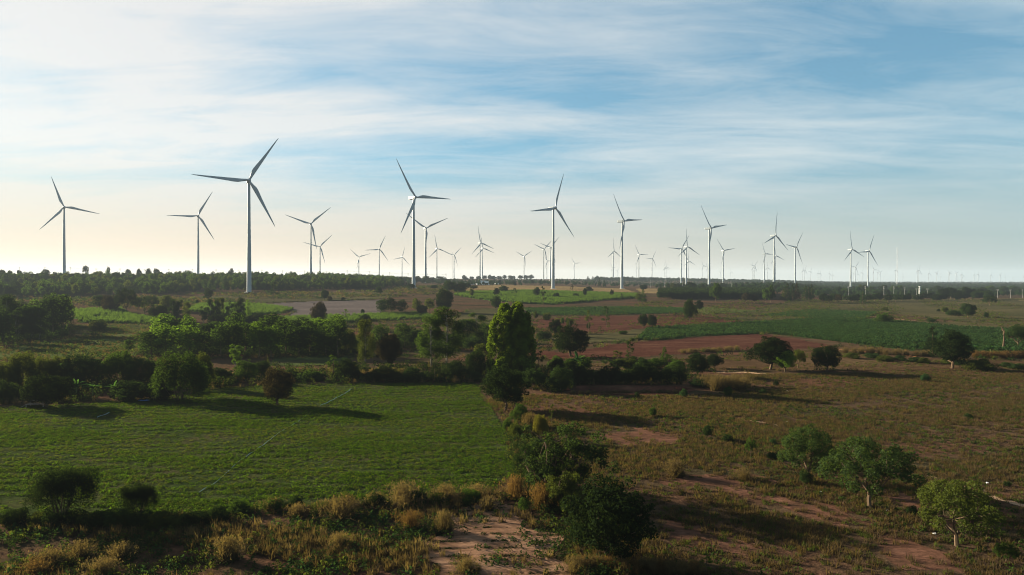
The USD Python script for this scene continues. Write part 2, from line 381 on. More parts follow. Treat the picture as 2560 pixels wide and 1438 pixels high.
TURBINES = [
 (160, 518, 99, 33, 1040, 'white wind turbine standing on the hilltop at the far left edge'),
 (495, 540, 28, 25, 1262, 'white wind turbine on the left ridge with its rotor left of the tallest turbine'),
 (622, 452, 31, 23, 653, 'tallest and nearest white wind turbine rising before the left plantation'),
 (777, 560, 46, 20, 1394, 'taller of two overlapping turbines behind the left plantation, its low blade touching its neighbour'),
 (800, 617, 44, 18, 1857, 'smaller of two overlapping turbines behind the left plantation'),
 (897, 643, 74, 22, 2841, 'small distant turbine behind the plantation with one blade hanging along its tower'),
 (948, 623, 22, 25, 2072, 'turbine behind the end of the plantation with one blade level to the left'),
 (1005, 643, 15, 39, 3158, 'small turbine just left of the tall turbine with the level right blade'),
 (1034, 494, 86, 42, 805, 'second tallest white turbine, one level blade right, one low blade across its tower'),
 (1064, 571, 66, 25, 1360, 'turbine close behind the second tallest one with its two upper blades in a wide V'),
 (1092, 622, 107, 36, 2180, 'turbine on the far slope with a blade tip meeting its small right neighbour'),
 (1135, 638, 43, 30, 3150, 'small turbine beside the faint left radio mast'),
 (1200, 608, 109, 42, 1900, 'nearer of two overlapping turbines behind the white farm building'),
 (1206, 621, 109, 39, 2380, 'farther of two overlapping turbines behind the white farm building'),
 (1310, 641, 55, 25, 3540, 'lone small turbine right of the white building with a V of upper blades'),
 (1359, 623, 46, 38, 2380, 'small turbine just left of the central tall turbine, its whole tower showing'),
 (1367, 653, 88, 40, 3900, 'tiny turbine squeezed between two towers left of the central tall turbine'),
 (1376, 619, 44, 38, 2000, 'turbine mostly hidden behind the tower of the central tall turbine'),
 (1383, 520, 21, 43, 900, 'central tall white turbine with sunlit tower above the bright cane field'),
 (1436, 659, 84, 36, 4100, 'lone tiny turbine right of the central tall turbine'),
 (1530, 669, 88, 40, 5000, 'tiny turbine half hidden behind a small turbine left of the third tall one'),
 (1533, 628, 0, 44, 2560, 'small turbine with one upright blade left of the third tall turbine'),
 (1543, 677, 40, 35, 6500, 'faintest tiny turbine between two towers left of the third tall turbine'),
 (1555, 553, 83, 47, 1075, 'third tall turbine from the centre with a level right blade and long pale nacelle'),
 (1591, 670, 100, 40, 4800, 'tiny turbine crossed by a small turbine blade right of the third tall one'),
 (1597, 637, 88, 34, 2800, 'small turbine right of the third tall one with one level right blade'),
 (1630, 647, 32, 35, 3250, 'small turbine with one level left blade between the third and fourth tall ones'),
 (1662, 669, 112, 38, 4800, 'left one of a tiny overlapping pair on the ridge'),
 (1665, 667, 110, 38, 4700, 'right one of a tiny overlapping pair on the ridge'),
 (1703, 622, 33, 20, 2150, 'turbine whose raised blade crosses its taller right neighbour'),
 (1716, 617, 117, 34, 1800, 'turbine with one upright blade overlapping its left neighbour'),
 (1721, 653, 115, 28, 3500, 'small turbine partly behind the tower of an upright bladed turbine'),
 (1757, 665, 95, 38, 4600, 'tiny turbine left of the fourth tall turbine'),
 (1768, 670, 100, 38, 5000, 'tiny turbine half hidden by the fourth tall tower'),
 (1773, 571, 80, 42, 1210, 'fourth tall turbine with a hanging blade right of its tower'),
 (1800, 680, 45, 35, 7000, 'very faint turbine between the fourth tall turbine and its small right neighbour'),
 (1808, 627, 80, 29, 2340, 'small turbine just right of the fourth tall turbine'),
 (1827, 680, 110, 35, 7300, 'very faint lone turbine beyond a green slope on the horizon'),
 (1882, 669, 110, 35, 4500, 'left one of three tangled tiny turbines on the horizon'),
 (1886, 665, 40, 30, 4300, 'tallest of three tangled tiny turbines on the horizon'),
 (1884, 678, 80, 35, 6000, 'lowest of three tangled tiny turbines on the horizon'),
 (1911, 635, 92, 39, 2650, 'small turbine with a level blade pointing at the fifth tall turbine'),
 (1918, 669, 118, 35, 4500, 'tiny turbine under the blades of the small turbine left of the fifth tall one'),
 (1935, 589, 7, 36, 1440, 'fifth tall turbine with one blade straight up and a pale nacelle'),
 (1938, 640, 108, 32, 2800, 'turbine hidden behind the tower of the fifth tall turbine'),
 (1988, 618, 37, 34, 1780, 'turbine rising behind the row of dark conifers'),
 (2007, 677, 0, 30, 5200, 'left one of a tiny close pair right of the dark conifers'),
 (2012, 675, 28, 30, 5000, 'right one of a tiny close pair right of the dark conifers'),
 (2026, 678, 25, 30, 5200, 'tiny turbine with a raised right blade right of the conifer pair'),
 (2045, 683, 0, 30, 5600, 'left one of a faint pair midway to the sixth tall turbine'),
 (2050, 683, 20, 30, 5600, 'right one of a faint pair midway to the sixth tall turbine'),
 (2073, 684, 15, 30, 5800, 'faint turbine with slightly tilted upper blade left of the sixth tall turbine'),
 (2081, 687, 5, 30, 5900, 'faint turbine with upright blade left of the sixth tall turbine'),
 (2127, 624, 111, 30, 1790, 'sixth tall turbine with a pale nacelle standing low among dark trees'),
 (2134, 683, 30, 30, 5600, 'tiny turbine just right of the foot of the sixth tall tower'),
 (2138, 668, 42, 20, 4500, 'small turbine with a V of upper blades right of the sixth tall turbine'),
 (2144, 685, 0, 30, 5900, 'faintest turbine under the blade of a small V shaped one'),
 (2155, 682, 25, 30, 5500, 'tiny turbine left of the seventh tall turbine'),
 (2170, 628, 26, 25, 2160, 'seventh tall turbine with one level left blade'),
 (2184, 675, 92, 27, 4300, 'small turbine with a level right blade right of the seventh tall turbine'),
 (2194, 681, 20, 30, 5400, 'left one of a tiny pair right of the seventh tall turbine'),
 (2200, 681, 60, 30, 5400, 'right one of a tiny pair right of the seventh tall turbine'),
 (2239, 675, 13, 35, 4750, 'small turbine at the foot of the tall right radio mast'),
 (2257, 690, 25, 30, 7500, 'barely visible turbine just right of the right radio mast'),
 (2293, 679, 0, 30, 4700, 'left one of a bright close pair halfway between the mast and the right edge'),
 (2297, 676, 20, 30, 4600, 'right one of a bright close pair halfway between the mast and the right edge'),
 (2322, 683, 10, 30, 5000, 'single tiny turbine right of the bright close pair'),
 (2342, 683, 45, 30, 5000, 'tiny turbine with a V of blades above the striped white pole'),
 (2351, 690, 15, 30, 7000, 'barely visible turbine right of the striped white pole'),
 (2372, 682, 75, 30, 4900, 'taller of two tiny turbines standing in one line near the right'),
 (2374, 685, 85, 30, 5300, 'shorter of two tiny turbines standing in one line near the right'),
 (2390, 683, 70, 30, 5100, 'tiny turbine with a raised right blade near the right edge'),
 (2393, 692, 20, 30, 7500, 'barely visible turbine close right of a tiny one with a raised blade'),
 (2403, 686, 0, 30, 5300, 'tiny turbine with an upright blade, left of a fainter twin'),
 (2407, 690, 105, 30, 6300, 'fainter twin of a tiny turbine near the right edge'),
 (2435, 687, 0, 30, 5400, 'left one of two spaced tiny turbines before the right edge'),
 (2445, 686, 22, 30, 5300, 'right one of two spaced tiny turbines before the right edge'),
 (2477, 688, 10, 30, 5400, 'lone tiny turbine with tilted upright blade near the right edge'),
 (2500, 688, 45, 30, 5600, 'tiny turbine with a V of blades near the right edge'),
 (2513, 693, 10, 30, 7200, 'barely visible turbine third from the right edge'),
 (2532, 696, 50, 30, 8000, 'barely visible turbine second from the right edge'),
 (2558, 692, 20, 30, 6500, 'barely visible turbine cut by the right edge'),
]
for row in TURBINES:
    turbine(*row, group='wind turbines across the plain')
# ------------------------------------------------------------------ fields laid on the ground
def world_poly(pts, steps=6):
    out = []
    for (a, b), (c, d) in zip(pts, pts[1:] + pts[:1]):
        for k in range(steps):
            out.append(at(a + (c - a) * k / steps, b + (d - b) * k / steps)[:2])
    p = Polygon(out)
    return p if p.is_valid else p.buffer(0)

def wob(x, y, s, seed):
    r = np.random.RandomState(seed)
    t = 0
    for k in range(4):
        a, b, c = r.uniform(0, 6.28, 3)
        f = s * 2.1 ** k
        t = t + np.sin((x * math.cos(a) + y * math.sin(a)) / f * 6.28 + b) * 0.6 ** k
    return t

def field(name, pts, mat, label, lift=0.07, ragged=0.8, relief=None, fine=1.0, poly=None, kind='structure'):
    poly = poly or world_poly(pts)
    x0, y0, x1, y1 = poly.bounds
    y0 = max(y0, 15)
    cs = [(x / max(y, 1)) for x, y in poly.exterior.coords]
    ym = math.sqrt(y0 * y1)
    du = 0.0026 / fine
    dl = float(np.clip(ym * 5e-5, 0.004, 0.016)) / fine
    us = np.arange(min(cs) - du, max(cs) + 2 * du, du)
    ls = np.exp(np.arange(math.log(y0) - dl, math.log(y1) + 2 * dl, dl))
    U, Y = np.meshgrid(us, ls)
    X = U * Y
    cx, cy = (X[:-1, :-1] + X[1:, 1:]) / 2, (Y[:-1, :-1] + Y[1:, 1:]) / 2
    seed = abs(hash_name(label)) % 9999
    ok = shapely.contains_xy(poly, cx + ragged * wob(cx, cy, 5 + y0 / 20, seed), cy + ragged * wob(cx, cy, 5 + y0 / 20, seed + 1))
    i = np.arange(X.size).reshape(X.shape)
    q = np.stack([i[:-1, :-1], i[:-1, 1:], i[1:, 1:], i[1:, :-1]], -1)[ok]
    used, inv = np.unique(q.ravel(), return_inverse=True)
    x, y = X.ravel()[used], Y.ravel()[used]
    z = ground(x, y) + lift + (0 if ym < 350 else 0.12)
    if relief is not None:
        z = z + relief(x, y)
    p = part(name, (np.stack([x, y, z], 1), inv.reshape(-1, 4)), mat, smooth=True)
    return tag(p, label, name.replace('_', ' '), kind=kind)

def hash_name(s):
    h = 7
    for c in s:
        h = (h * 131 + ord(c)) % 1000003
    return h

RED = noise_mat('red_soil', [(0.034, 0.015, 0.011), (0.050, 0.022, 0.016), (0.072, 0.036, 0.025)], rows=(4.0, 12, .3), scale=0.12, scale2=1.3, colors2=[(0.55, 0.55, 0.55), (1.2, 1.15, 1.1)], stretch=(0.4, 1, 0), bump=0.8, bump_scale=1.5, bump_dist=0.3)
BROWN = noise_mat('brown_soil', [(0.034, 0.021, 0.013), (0.052, 0.033, 0.020), (0.072, 0.050, 0.029)], rows=(3.0, 10, .3), scale=0.07, scale2=1.1, colors2=[(0.55, 0.55, 0.5), (1.25, 1.2, 1.1)], stretch=(0.35, 1, 0), bump=0.8, bump_scale=1.2, bump_dist=0.3)
OLIVE = noise_mat('olive_field', [(0.026, 0.029, 0.014), (0.042, 0.038, 0.020), (0.060, 0.048, 0.026)], rows=(9.0, 6, .2), scale=0.03, scale2=0.6, colors2=[(0.6, 0.6, 0.55), (1.2, 1.2, 1.1)], stretch=(0.3, 1, 0), bump=0.7, bump_scale=0.8, bump_dist=0.4)
GREY = noise_mat('grey_soil', [(0.056, 0.046, 0.044), (0.078, 0.064, 0.060)], rows=(10.0, 4, .22), scale=0.05, scale2=0.7, colors2=[(0.75, 0.75, 0.75), (1.12, 1.1, 1.1)], stretch=(0.3, 1, 0), bump=0.5, bump_scale=0.8, bump_dist=0.4)
TAN = noise_mat('tan_grass', [(0.070, 0.052, 0.027), (0.115, 0.080, 0.042), (0.155, 0.110, 0.060)], scale=0.05, scale2=0.7, colors2=[(0.6, 0.6, 0.55), (1.2, 1.2, 1.1)], stretch=(0.3, 1, 0), bump=0.7, bump_scale=0.8, bump_dist=0.4)
DKGREEN = noise_mat('dark_crop_ground', [(0.044, 0.036, 0.020), (0.034, 0.044, 0.016), (0.050, 0.068, 0.021)], scale=0.08, scale2=0.9, colors2=[(0.5, 0.5, 0.5), (1.25, 1.25, 1.2)], stretch=(0.4, 1, 0), bump=0.9, bump_scale=1.0, bump_dist=0.5)
LTGREEN = noise_mat('light_crop_ground', [(0.034, 0.058, 0.016), (0.052, 0.088, 0.022), (0.070, 0.112, 0.030)], scale=0.05, scale2=0.8, colors2=[(0.7, 0.7, 0.65), (1.15, 1.15, 1.1)], stretch=(0.3, 1, 0), bump=0.9, bump_scale=0.8, bump_dist=0.5)
YGREEN = noise_mat('yellow_green_ground', [(0.030, 0.040, 0.013), (0.046, 0.056, 0.018), (0.062, 0.066, 0.025)], scale=0.06, scale2=0.8, colors2=[(0.7, 0.7, 0.65), (1.15, 1.15, 1.1)], stretch=(0.3, 1, 0), bump=0.7, bump_scale=0.8, bump_dist=0.4)
CROPSOIL = noise_mat('crop_soil', [(0.016, 0.026, 0.008), (0.026, 0.034, 0.012), (0.040, 0.034, 0.018)], scale=0.12, scale2=1.6, colors2=[(0.45, 0.45, 0.45), (1.2, 1.2, 1.1)], bump=0.9, bump_scale=2.2, bump_dist=0.3)
SAND = noise_mat('bare_sandy_soil', [(0.085, 0.046, 0.028), (0.145, 0.084, 0.054), (0.215, 0.132, 0.088)], scale=0.45, scale2=3.0, colors2=[(0.6, 0.58, 0.55), (1.12, 1.1, 1.1)], stretch=(0.5, 1.2, 0), bump=0.7, bump_scale=3.0, bump_dist=0.12)
TRACK = noise_mat('track_dirt', [(0.22, 0.135, 0.085), (0.34, 0.225, 0.15)], scale=0.5, scale2=3.0, colors2=[(0.65, 0.65, 0.6), (1.1, 1.1, 1.1)], bump=0.5, bump_scale=3, bump_dist=0.1)

A_PX = [(-420, 1035), (0, 1020), (330, 1003), (520, 972), (720, 960), (1190, 956), (1212, 1005), (1262, 1080), (1285, 1180), (1235, 1222), (1000, 1255), (600, 1275), (380, 1300), (0, 1308), (-420, 1310)]
A_POLY = world_poly(A_PX)
field('crop_field', A_PX, CROPSOIL, 'soil of the near green crop field left of the hedge line', 0.05, 0.4)
def furrow(x, y):
    ph = (y - 0.10 * x + 0.30 * np.sin(x / 2.3)) / 1.7
    t = np.abs((ph % 1.0) - 0.5) * 2
    return 0.06 - 0.10 * np.clip(1 - t * 2.6, 0, 1) * np.clip(.6 + .5 * wob(x, y, 4.0, 9), 0, 1) + 0.025 * wob(x, y, 3.0, 3)
C_PX = [(1120, 1290), (1180, 1262), (1290, 1253), (1325, 1290), (1395, 1345), (1480, 1437), (1500, 1500), (1120, 1500), (1060, 1400)]
field('bare_soil', C_PX, SAND, 'bare pinkish furrowed soil beside the hedge line in front', 0.03, 0.9, furrow, fine=2.2)
WORN = noise_mat('worn_red_earth', [(0.045, 0.028, 0.018), (0.075, 0.038, 0.026), (0.115, 0.060, 0.042)], scale=0.35, scale2=2.4, colors2=[(0.5, 0.5, 0.48), (1.15, 1.12, 1.1)], stretch=(0.5, 1, 0), bump=0.7, bump_scale=2.5, bump_dist=0.15)
FIELDS = [
 ('ploughed_field', [(1290, 872), (1420, 882), (1560, 858), (1880, 834), (2010, 850), (2090, 868), (1800, 880), (1560, 894), (1430, 900), (1240, 896)], RED, 'long dark red ploughed field above the pond hedge'),
 ('ploughed_field', [(1320, 800), (1480, 791), (1640, 789), (1740, 789), (1880, 806), (1650, 818), (1500, 836), (1340, 832)], RED, 'red ploughed field around the lone tree beyond the cassava'),
 ('ploughed_field', [(1440, 912), (1720, 897), (2050, 873), (2130, 863), (2335, 893), (2800, 915), (2800, 928), (1850, 928), (1700, 926)], BROWN, 'brown stubble field behind the round trees on the right'),
 ('ploughed_field', [(1500, 832), (1660, 818), (1890, 807), (1760, 795), (2000, 790), (2110, 797), (1900, 810), (1640, 830), (1600, 850), (1440, 862), (1330, 846)], OLIVE, 'dull brown strip between the red field and the cassava'),
 ('ploughed_field', [(1830, 787), (2000, 750), (2200, 748), (2800, 746), (2800, 800), (2420, 806), (2200, 782), (2000, 790)], OLIVE, 'wide brownish field before the far tree line on the right'),
 ('ploughed_field', [(2140, 800), (2420, 806), (2800, 800), (2800, 830), (2560, 828), (2320, 818)], OLIVE, 'brown strip just beyond the cassava on the right'),
 ('dark_crop', [(1620, 822), (1740, 815), (2060, 797), (2200, 802), (2420, 820), (2800, 832), (2800, 878), (2330, 884), (2200, 868), (2040, 848), (1920, 834), (1740, 842), (1640, 852), (1590, 850)], DKGREEN, 'ground of the long dark green cassava field'),
 ('dark_crop', [(1900, 789), (2030, 774), (2200, 781), (2160, 798), (2060, 796)], DKGREEN, 'green field with a pale path behind the cassava'),
 ('dark_crop', [(1310, 771), (1560, 768), (1700, 770), (1735, 782), (1480, 789), (1330, 788)], DKGREEN, 'dark green crop strip behind the red ploughed field'),
 ('light_crop', [(1640, 770), (1760, 767), (1905, 779), (1770, 786), (1735, 780)], YGREEN, 'pale yellow green strip right of the lone tree'),
 ('cane_ground', [(1135, 738), (1160, 731), (1330, 728), (1590, 736), (1605, 743), (1380, 762), (1300, 759), (1200, 749)], LTGREEN, 'ground of the bright green cane field in the middle distance'),
 ('grey_field', [(640, 762), (760, 755), (960, 750), (950, 788), (760, 798), (720, 792), (735, 777)], GREY, 'grey ploughed field left of centre'),
 ('light_crop', [(470, 778), (500, 762), (640, 762), (735, 774), (700, 784), (560, 790)], LTGREEN, 'bright green strip left of the grey field'),
 ('light_crop', [(690, 798), (860, 790), (1060, 785), (1085, 795), (900, 806), (780, 812), (700, 812)], LTGREEN, 'bright green strip in front of the grey field'),
 ('light_crop', [(175, 776), (300, 774), (330, 790), (430, 802), (410, 812), (200, 806)], LTGREEN, 'bright green field beside the left tree stand'),
 ('terrace_field', [(170, 812), (420, 812), (520, 826), (420, 852), (345, 856), (180, 836)], OLIVE, 'dull green strip below the bright green left field'),
 ('terrace_field', [(-100, 900), (60, 862), (350, 822), (370, 850), (345, 890), (100, 900)], YGREEN, 'low grassy terraces left of the tree belt'),
 ('light_crop', [(640, 914), (690, 892), (890, 884), (870, 906), (760, 916)], DKGREEN, 'small green plot behind the field hedge'),
 ('dry_meadow', [(1150, 718), (1250, 712), (1400, 716), (1560, 722), (1590, 732), (1330, 727), (1160, 729)], TAN, 'band of golden dry grass before the central turbine'),
 ('dry_meadow', [(1590, 722), (1690, 722), (1700, 732), (1600, 735)], TAN, 'golden dry grass before the dark plantation'),
 ('dry_meadow', [(480, 742), (640, 735), (960, 730), (1000, 742), (940, 748), (640, 758), (480, 770)], OLIVE, 'dull scrubby meadow at the foot of the tallest turbine'),
 ('dry_meadow', [(2380, 747), (2800, 744), (2800, 752), (2400, 752)], TAN, 'thin tan strip under the far right tree line'),
 ('dry_meadow', [(1170, 775), (1290, 768), (1320, 800), (1230, 830), (1130, 800)], OLIVE, 'dull stubble field behind the tall dense tree'),
]
FIELDS += [
 ('worn_soil', [(1500, 1085), (1600, 1072), (1710, 1084), (1690, 1108), (1560, 1112)], WORN, 'reddish worn earth just right of the straggly shrub'),
 ('worn_soil', [(1640, 1182), (1720, 1168), (1800, 1188), (1900, 1222), (1860, 1238), (1720, 1212)], WORN, 'reddish worn earth in the middle of the right hand meadow'),
 ('worn_soil', [(1840, 1232), (1960, 1242), (2080, 1262), (2190, 1300), (2170, 1332), (2040, 1308), (1900, 1268)], WORN, 'reddish worn earth below the orchard trees'),
 ('worn_soil', [(1600, 1290), (1760, 1318), (1900, 1372), (1860, 1392), (1700, 1350), (1610, 1318)], WORN, 'reddish worn earth right of the big dense dark bush'),
 ('worn_soil', [(2180, 1330), (2280, 1352), (2400, 1412), (2420, 1445), (2300, 1425), (2200, 1370)], WORN, 'reddish worn earth at the lower right'),
 ('worn_soil', [(2150, 1215), (2260, 1232), (2420, 1300), (2480, 1350), (2380, 1330), (2220, 1262)], WORN, 'bare brown earth under the orchard trees'),
]
FPOLY = {}
for nm, pts, mat, lab in FIELDS:
    pl = world_poly(pts)
    FPOLY[lab] = pl
    field(nm, pts, mat, lab, 0.018 if nm == 'worn_soil' else 0.08, 1.6 if nm == 'worn_soil' else 1.0, poly=pl)

def ribbon(name, pts, width, mat, label, lift=0.022):
    """A worn strip of bare ground with ragged edges."""
    w = np.array([at(a, b)[:2] for a, b in pts])
    l = LineString(w)
    s = np.linspace(0, 1, max(12, int(l.length / 0.8)))
    c = np.array([l.interpolate(k, normalized=True).coords[0] for k in s])
    for _ in range(6):
        c[1:-1] = (c[:-2] + c[1:-1] * 2 + c[2:]) / 4
    c += .25 * np.stack([wob(c[:, 0], c[:, 1], 6, 41), wob(c[:, 0], c[:, 1], 7, 42)], 1)
    return field(name, None, mat, label, lift, 0.22 * width, fine=2.6, poly=LineString(c).buffer(width / 2))

ribbon('dirt_track', [(1885, 1052), (1935, 1062), (1985, 1076), (2015, 1086)], 0.7, TRACK, 'short pale bare track left of the orchard trees')
ribbon('dirt_track', [(2230, 1165), (2300, 1190), (2380, 1205), (2450, 1228), (2520, 1255), (2640, 1285)], 1.0, TRACK, 'pale winding track running off the right edge')
ribbon('dirt_track', [(1640, 1128), (1760, 1156), (1880, 1192), (2000, 1236), (2110, 1292), (2250, 1350), (2400, 1422)], 1.5, WORN, 'worn reddish footpath running down the right meadow beside the orchard')
ribbon('dirt_track', [(1955, 968), (1968, 978), (1972, 990)], 0.6, TRACK, 'tiny bare track near the small round shrubs')
ribbon('dirt_track', [(2050, 868), (2120, 877), (2200, 885), (2290, 893)], 0.8, noise_mat('orange_bank', [(0.22, 0.09, 0.04), (0.30, 0.13, 0.06)], scale=0.5), 'thin orange bank between the cassava and brown field', 0.2)
ribbon('dirt_track', [(2100, 786), (2180, 793), (2290, 804)], 1.2, TRACK, 'thin pale path through the green field at the right', 0.25)
ribbon('dirt_track', [(1800, 930), (1860, 931), (1920, 935), (1980, 938)], 1.5, TRACK, 'earthy track before the round trees')
WATER = usdkit.material(stage, '/World/Looks/pond_water_look', {'g': ('geometry', {}), 'n': ('noise_texture', {'scale': 1.2, 'detail': 3}), 'b': ('bump', {'strength': 0.12, 'distance': 0.05}),
    'p': ('principled_bsdf', {'base_color': (0.045, 0.022, 0.014), 'roughness': 0.08, 'specular_ior_level': 0.5})}, [('g.position', 'n.vector'), ('n.fac', 'b.height'), ('b.normal', 'p.normal')], surface='p.BSDF')
_w = trimesh.creation.extrude_polygon(POND.buffer(0.3), 0.05)
_w.apply_translation((0, 0, -1.45))
tag(part('pond_water', _w, WATER), 'still muddy brown water of the small sunken pond', 'pond', kind='structure')
bank = POND.buffer(1.2)
field('pond_bank', None, RED, 'bare red earth banks of the sunken pond', 0.05, 0.0, fine=2.5, poly=bank)
tag(part('distant_hill', (lambda m: (m.apply_transform(np.diag([190, 160, 124, 1.0])), m.apply_translation((-1903, 9600, 0)), m)[-1])(trimesh.creation.icosphere(4)), OLIVE, smooth=True), 'faint blue hill just showing over the left plantation', 'hill', kind='structure')

# ------------------------------------------------------------------ plant shapes
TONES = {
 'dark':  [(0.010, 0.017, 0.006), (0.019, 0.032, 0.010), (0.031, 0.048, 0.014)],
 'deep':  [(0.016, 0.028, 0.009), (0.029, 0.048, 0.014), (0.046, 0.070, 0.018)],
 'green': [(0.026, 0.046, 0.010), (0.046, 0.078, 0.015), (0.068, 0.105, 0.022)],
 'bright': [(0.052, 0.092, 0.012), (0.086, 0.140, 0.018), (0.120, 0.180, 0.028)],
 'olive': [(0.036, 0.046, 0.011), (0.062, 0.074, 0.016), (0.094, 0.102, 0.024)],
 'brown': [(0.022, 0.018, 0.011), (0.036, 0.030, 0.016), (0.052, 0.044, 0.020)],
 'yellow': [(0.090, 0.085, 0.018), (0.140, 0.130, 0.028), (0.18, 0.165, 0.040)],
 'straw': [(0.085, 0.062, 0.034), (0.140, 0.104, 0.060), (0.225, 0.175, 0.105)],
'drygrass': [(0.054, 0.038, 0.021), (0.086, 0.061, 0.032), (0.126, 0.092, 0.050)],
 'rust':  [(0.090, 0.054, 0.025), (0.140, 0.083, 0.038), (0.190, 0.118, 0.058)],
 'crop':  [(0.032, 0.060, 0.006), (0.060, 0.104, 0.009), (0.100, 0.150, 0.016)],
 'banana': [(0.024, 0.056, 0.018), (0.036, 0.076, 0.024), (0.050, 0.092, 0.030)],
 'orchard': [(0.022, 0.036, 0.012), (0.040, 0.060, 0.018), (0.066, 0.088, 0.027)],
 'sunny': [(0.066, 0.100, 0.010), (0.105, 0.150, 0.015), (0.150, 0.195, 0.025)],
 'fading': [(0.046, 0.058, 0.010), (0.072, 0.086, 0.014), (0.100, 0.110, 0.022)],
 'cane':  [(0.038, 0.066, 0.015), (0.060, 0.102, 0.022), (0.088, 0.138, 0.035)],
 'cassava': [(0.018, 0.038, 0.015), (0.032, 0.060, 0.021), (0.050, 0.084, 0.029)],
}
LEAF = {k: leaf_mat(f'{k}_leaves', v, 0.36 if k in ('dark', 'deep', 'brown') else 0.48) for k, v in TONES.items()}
BARK = noise_mat('brown_bark', [(0.050, 0.034, 0.022), (0.10, 0.070, 0.045)], scale=3, stretch=(1, 1, 0.3), bump=0.6, bump_scale=9, bump_dist=0.03)
PALE_BARK = noise_mat('pale_bark', [(0.10, 0.09, 0.072), (0.19, 0.17, 0.14)], scale=2, stretch=(1, 1, 0.4))

def tube(pts, radii, sides=6):
    pts = np.asarray(pts, float)
    t = np.gradient(pts, axis=0)
    t /= np.maximum(np.linalg.norm(t, axis=1, keepdims=True), 1e-9)
    ref = np.where(np.abs(t[:, [2]]) > 0.9, [[1.0, 0, 0]], [[0, 0, 1.0]])
    a = np.cross(t, ref); a /= np.linalg.norm(a, axis=1, keepdims=True)
    b = np.cross(t, a)
    k = np.arange(sides) * 2 * np.pi / sides
    rings = pts[:, None] + np.asarray(radii)[:, None, None] * (np.cos(k)[None, :, None] * a[:, None] + np.sin(k)[None, :, None] * b[:, None])
    n = len(pts)
    i = np.arange(n * sides).reshape(n, sides)
    j = np.roll(i, -1, 1)
    q = np.stack([i[:-1], j[:-1], j[1:], i[1:]], -1).reshape(-1, 4)
    f = np.vstack([q[:, [0, 1, 2]], q[:, [0, 2, 3]]])
    return rings.reshape(-1, 3), f

def merge(ms):
    v, f, n = [], [], 0
    for a, b in ms:
        v.append(a); f.append(b + n); n += len(a)
    return np.vstack(v), np.vstack(f)

def limb(a, b, r0, r1, rng, bend=0.12, n=5):
    a, b = np.asarray(a, float), np.asarray(b, float)
    L = np.linalg.norm(b - a)
    s = np.linspace(0, 1, n)[:, None]
    p = a + (b - a) * s + np.sin(s * np.pi) * rng.normal(0, bend * L, 3) * [1, 1, 0.3]
    return tube(p, np.linspace(r0, r1, n))

def leaf_quads(P, N, size, rng, aspect=0.5, flat=0.45, up=0.25, droop=0.0):
    n = len(P)
    d = N * flat + rng.normal(0, 1, (n, 3)) * (1 - flat) * 0.7 + [0, 0, up]
    d /= np.maximum(np.linalg.norm(d, axis=1, keepdims=True), 1e-9)
    r = rng.normal(0, 1, (n, 3)) + [0, 0, -droop]
    t = r - (r * d).sum(1, keepdims=True) * d
    t /= np.maximum(np.linalg.norm(t, axis=1, keepdims=True), 1e-9)
    b = np.cross(d, t)
    s = size * rng.uniform(0.6, 1.35, (n, 1))
    v = np.stack([P - t * s * 0.5, P + b * s * aspect * 0.5 + d * s * 0.06, P + t * s * 0.5, P - b * s * aspect * 0.5 + d * s * 0.06], 1).reshape(-1, 3)
    i = np.arange(n)[:, None] * 4
    return v, np.vstack([i + [0, 1, 2], i + [0, 2, 3]])

def foliage(lobes, n, size, rng, aspect=0.55, flat=0.45, spread=0.2, droop=0.0, hollow=0.6, keep=0.22, up=0.25):
    L = np.asarray(lobes, float)
    w = (L[:, 3] * L[:, 4] + L[:, 3] * L[:, 5] + L[:, 4] * L[:, 5]); w /= w.sum()
    k = rng.choice(len(L), int(n * 1.5), p=w)
    d = rng.normal(0, 1, (len(k), 3)); d[:, 2] += 0.15
    d /= np.linalg.norm(d, axis=1, keepdims=True)
    P = L[k, :3] + d * L[k, 3:] * (1.05 - np.abs(rng.normal(0, spread, (len(k), 1))))
    q = np.min(np.linalg.norm((P[:, None] - L[None, :, :3]) / L[None, :, 3:], axis=2) + np.where(np.arange(len(L))[None] == k[:, None], 9, 0), axis=1)
    ok = (q > hollow) | (rng.uniform(size=len(k)) < keep)
    P, d = P[ok][:n], d[ok][:n]
    return leaf_quads(P, d, size, rng, aspect, flat, up, droop)

def on_envelope(rng, n, c, r, zmin=-0.6, fill=0.75):
    d = rng.normal(0, 1, (n * 4, 3)); d /= np.linalg.norm(d, axis=1, keepdims=True)
    d = d[d[:, 2] > zmin]
    keep = [d[0]]
    for q in d[1:]:                                      # spread the clumps evenly
        if len(keep) >= n:
            break
        if min(np.linalg.norm(q - k) for k in keep) > 1.9 / math.sqrt(n):
            keep.append(q)
    d = np.array(keep)
    return np.asarray(c) + d * np.asarray(r) * fill * rng.uniform(0.85, 1.12, (len(d), 1))

def with_r(cs, rng, r, flat=(1, 1, 0.85)):
    return np.hstack([cs, (np.asarray(r) * rng.uniform(0.7, 1.25, len(cs)))[:, None] * np.asarray(flat)])

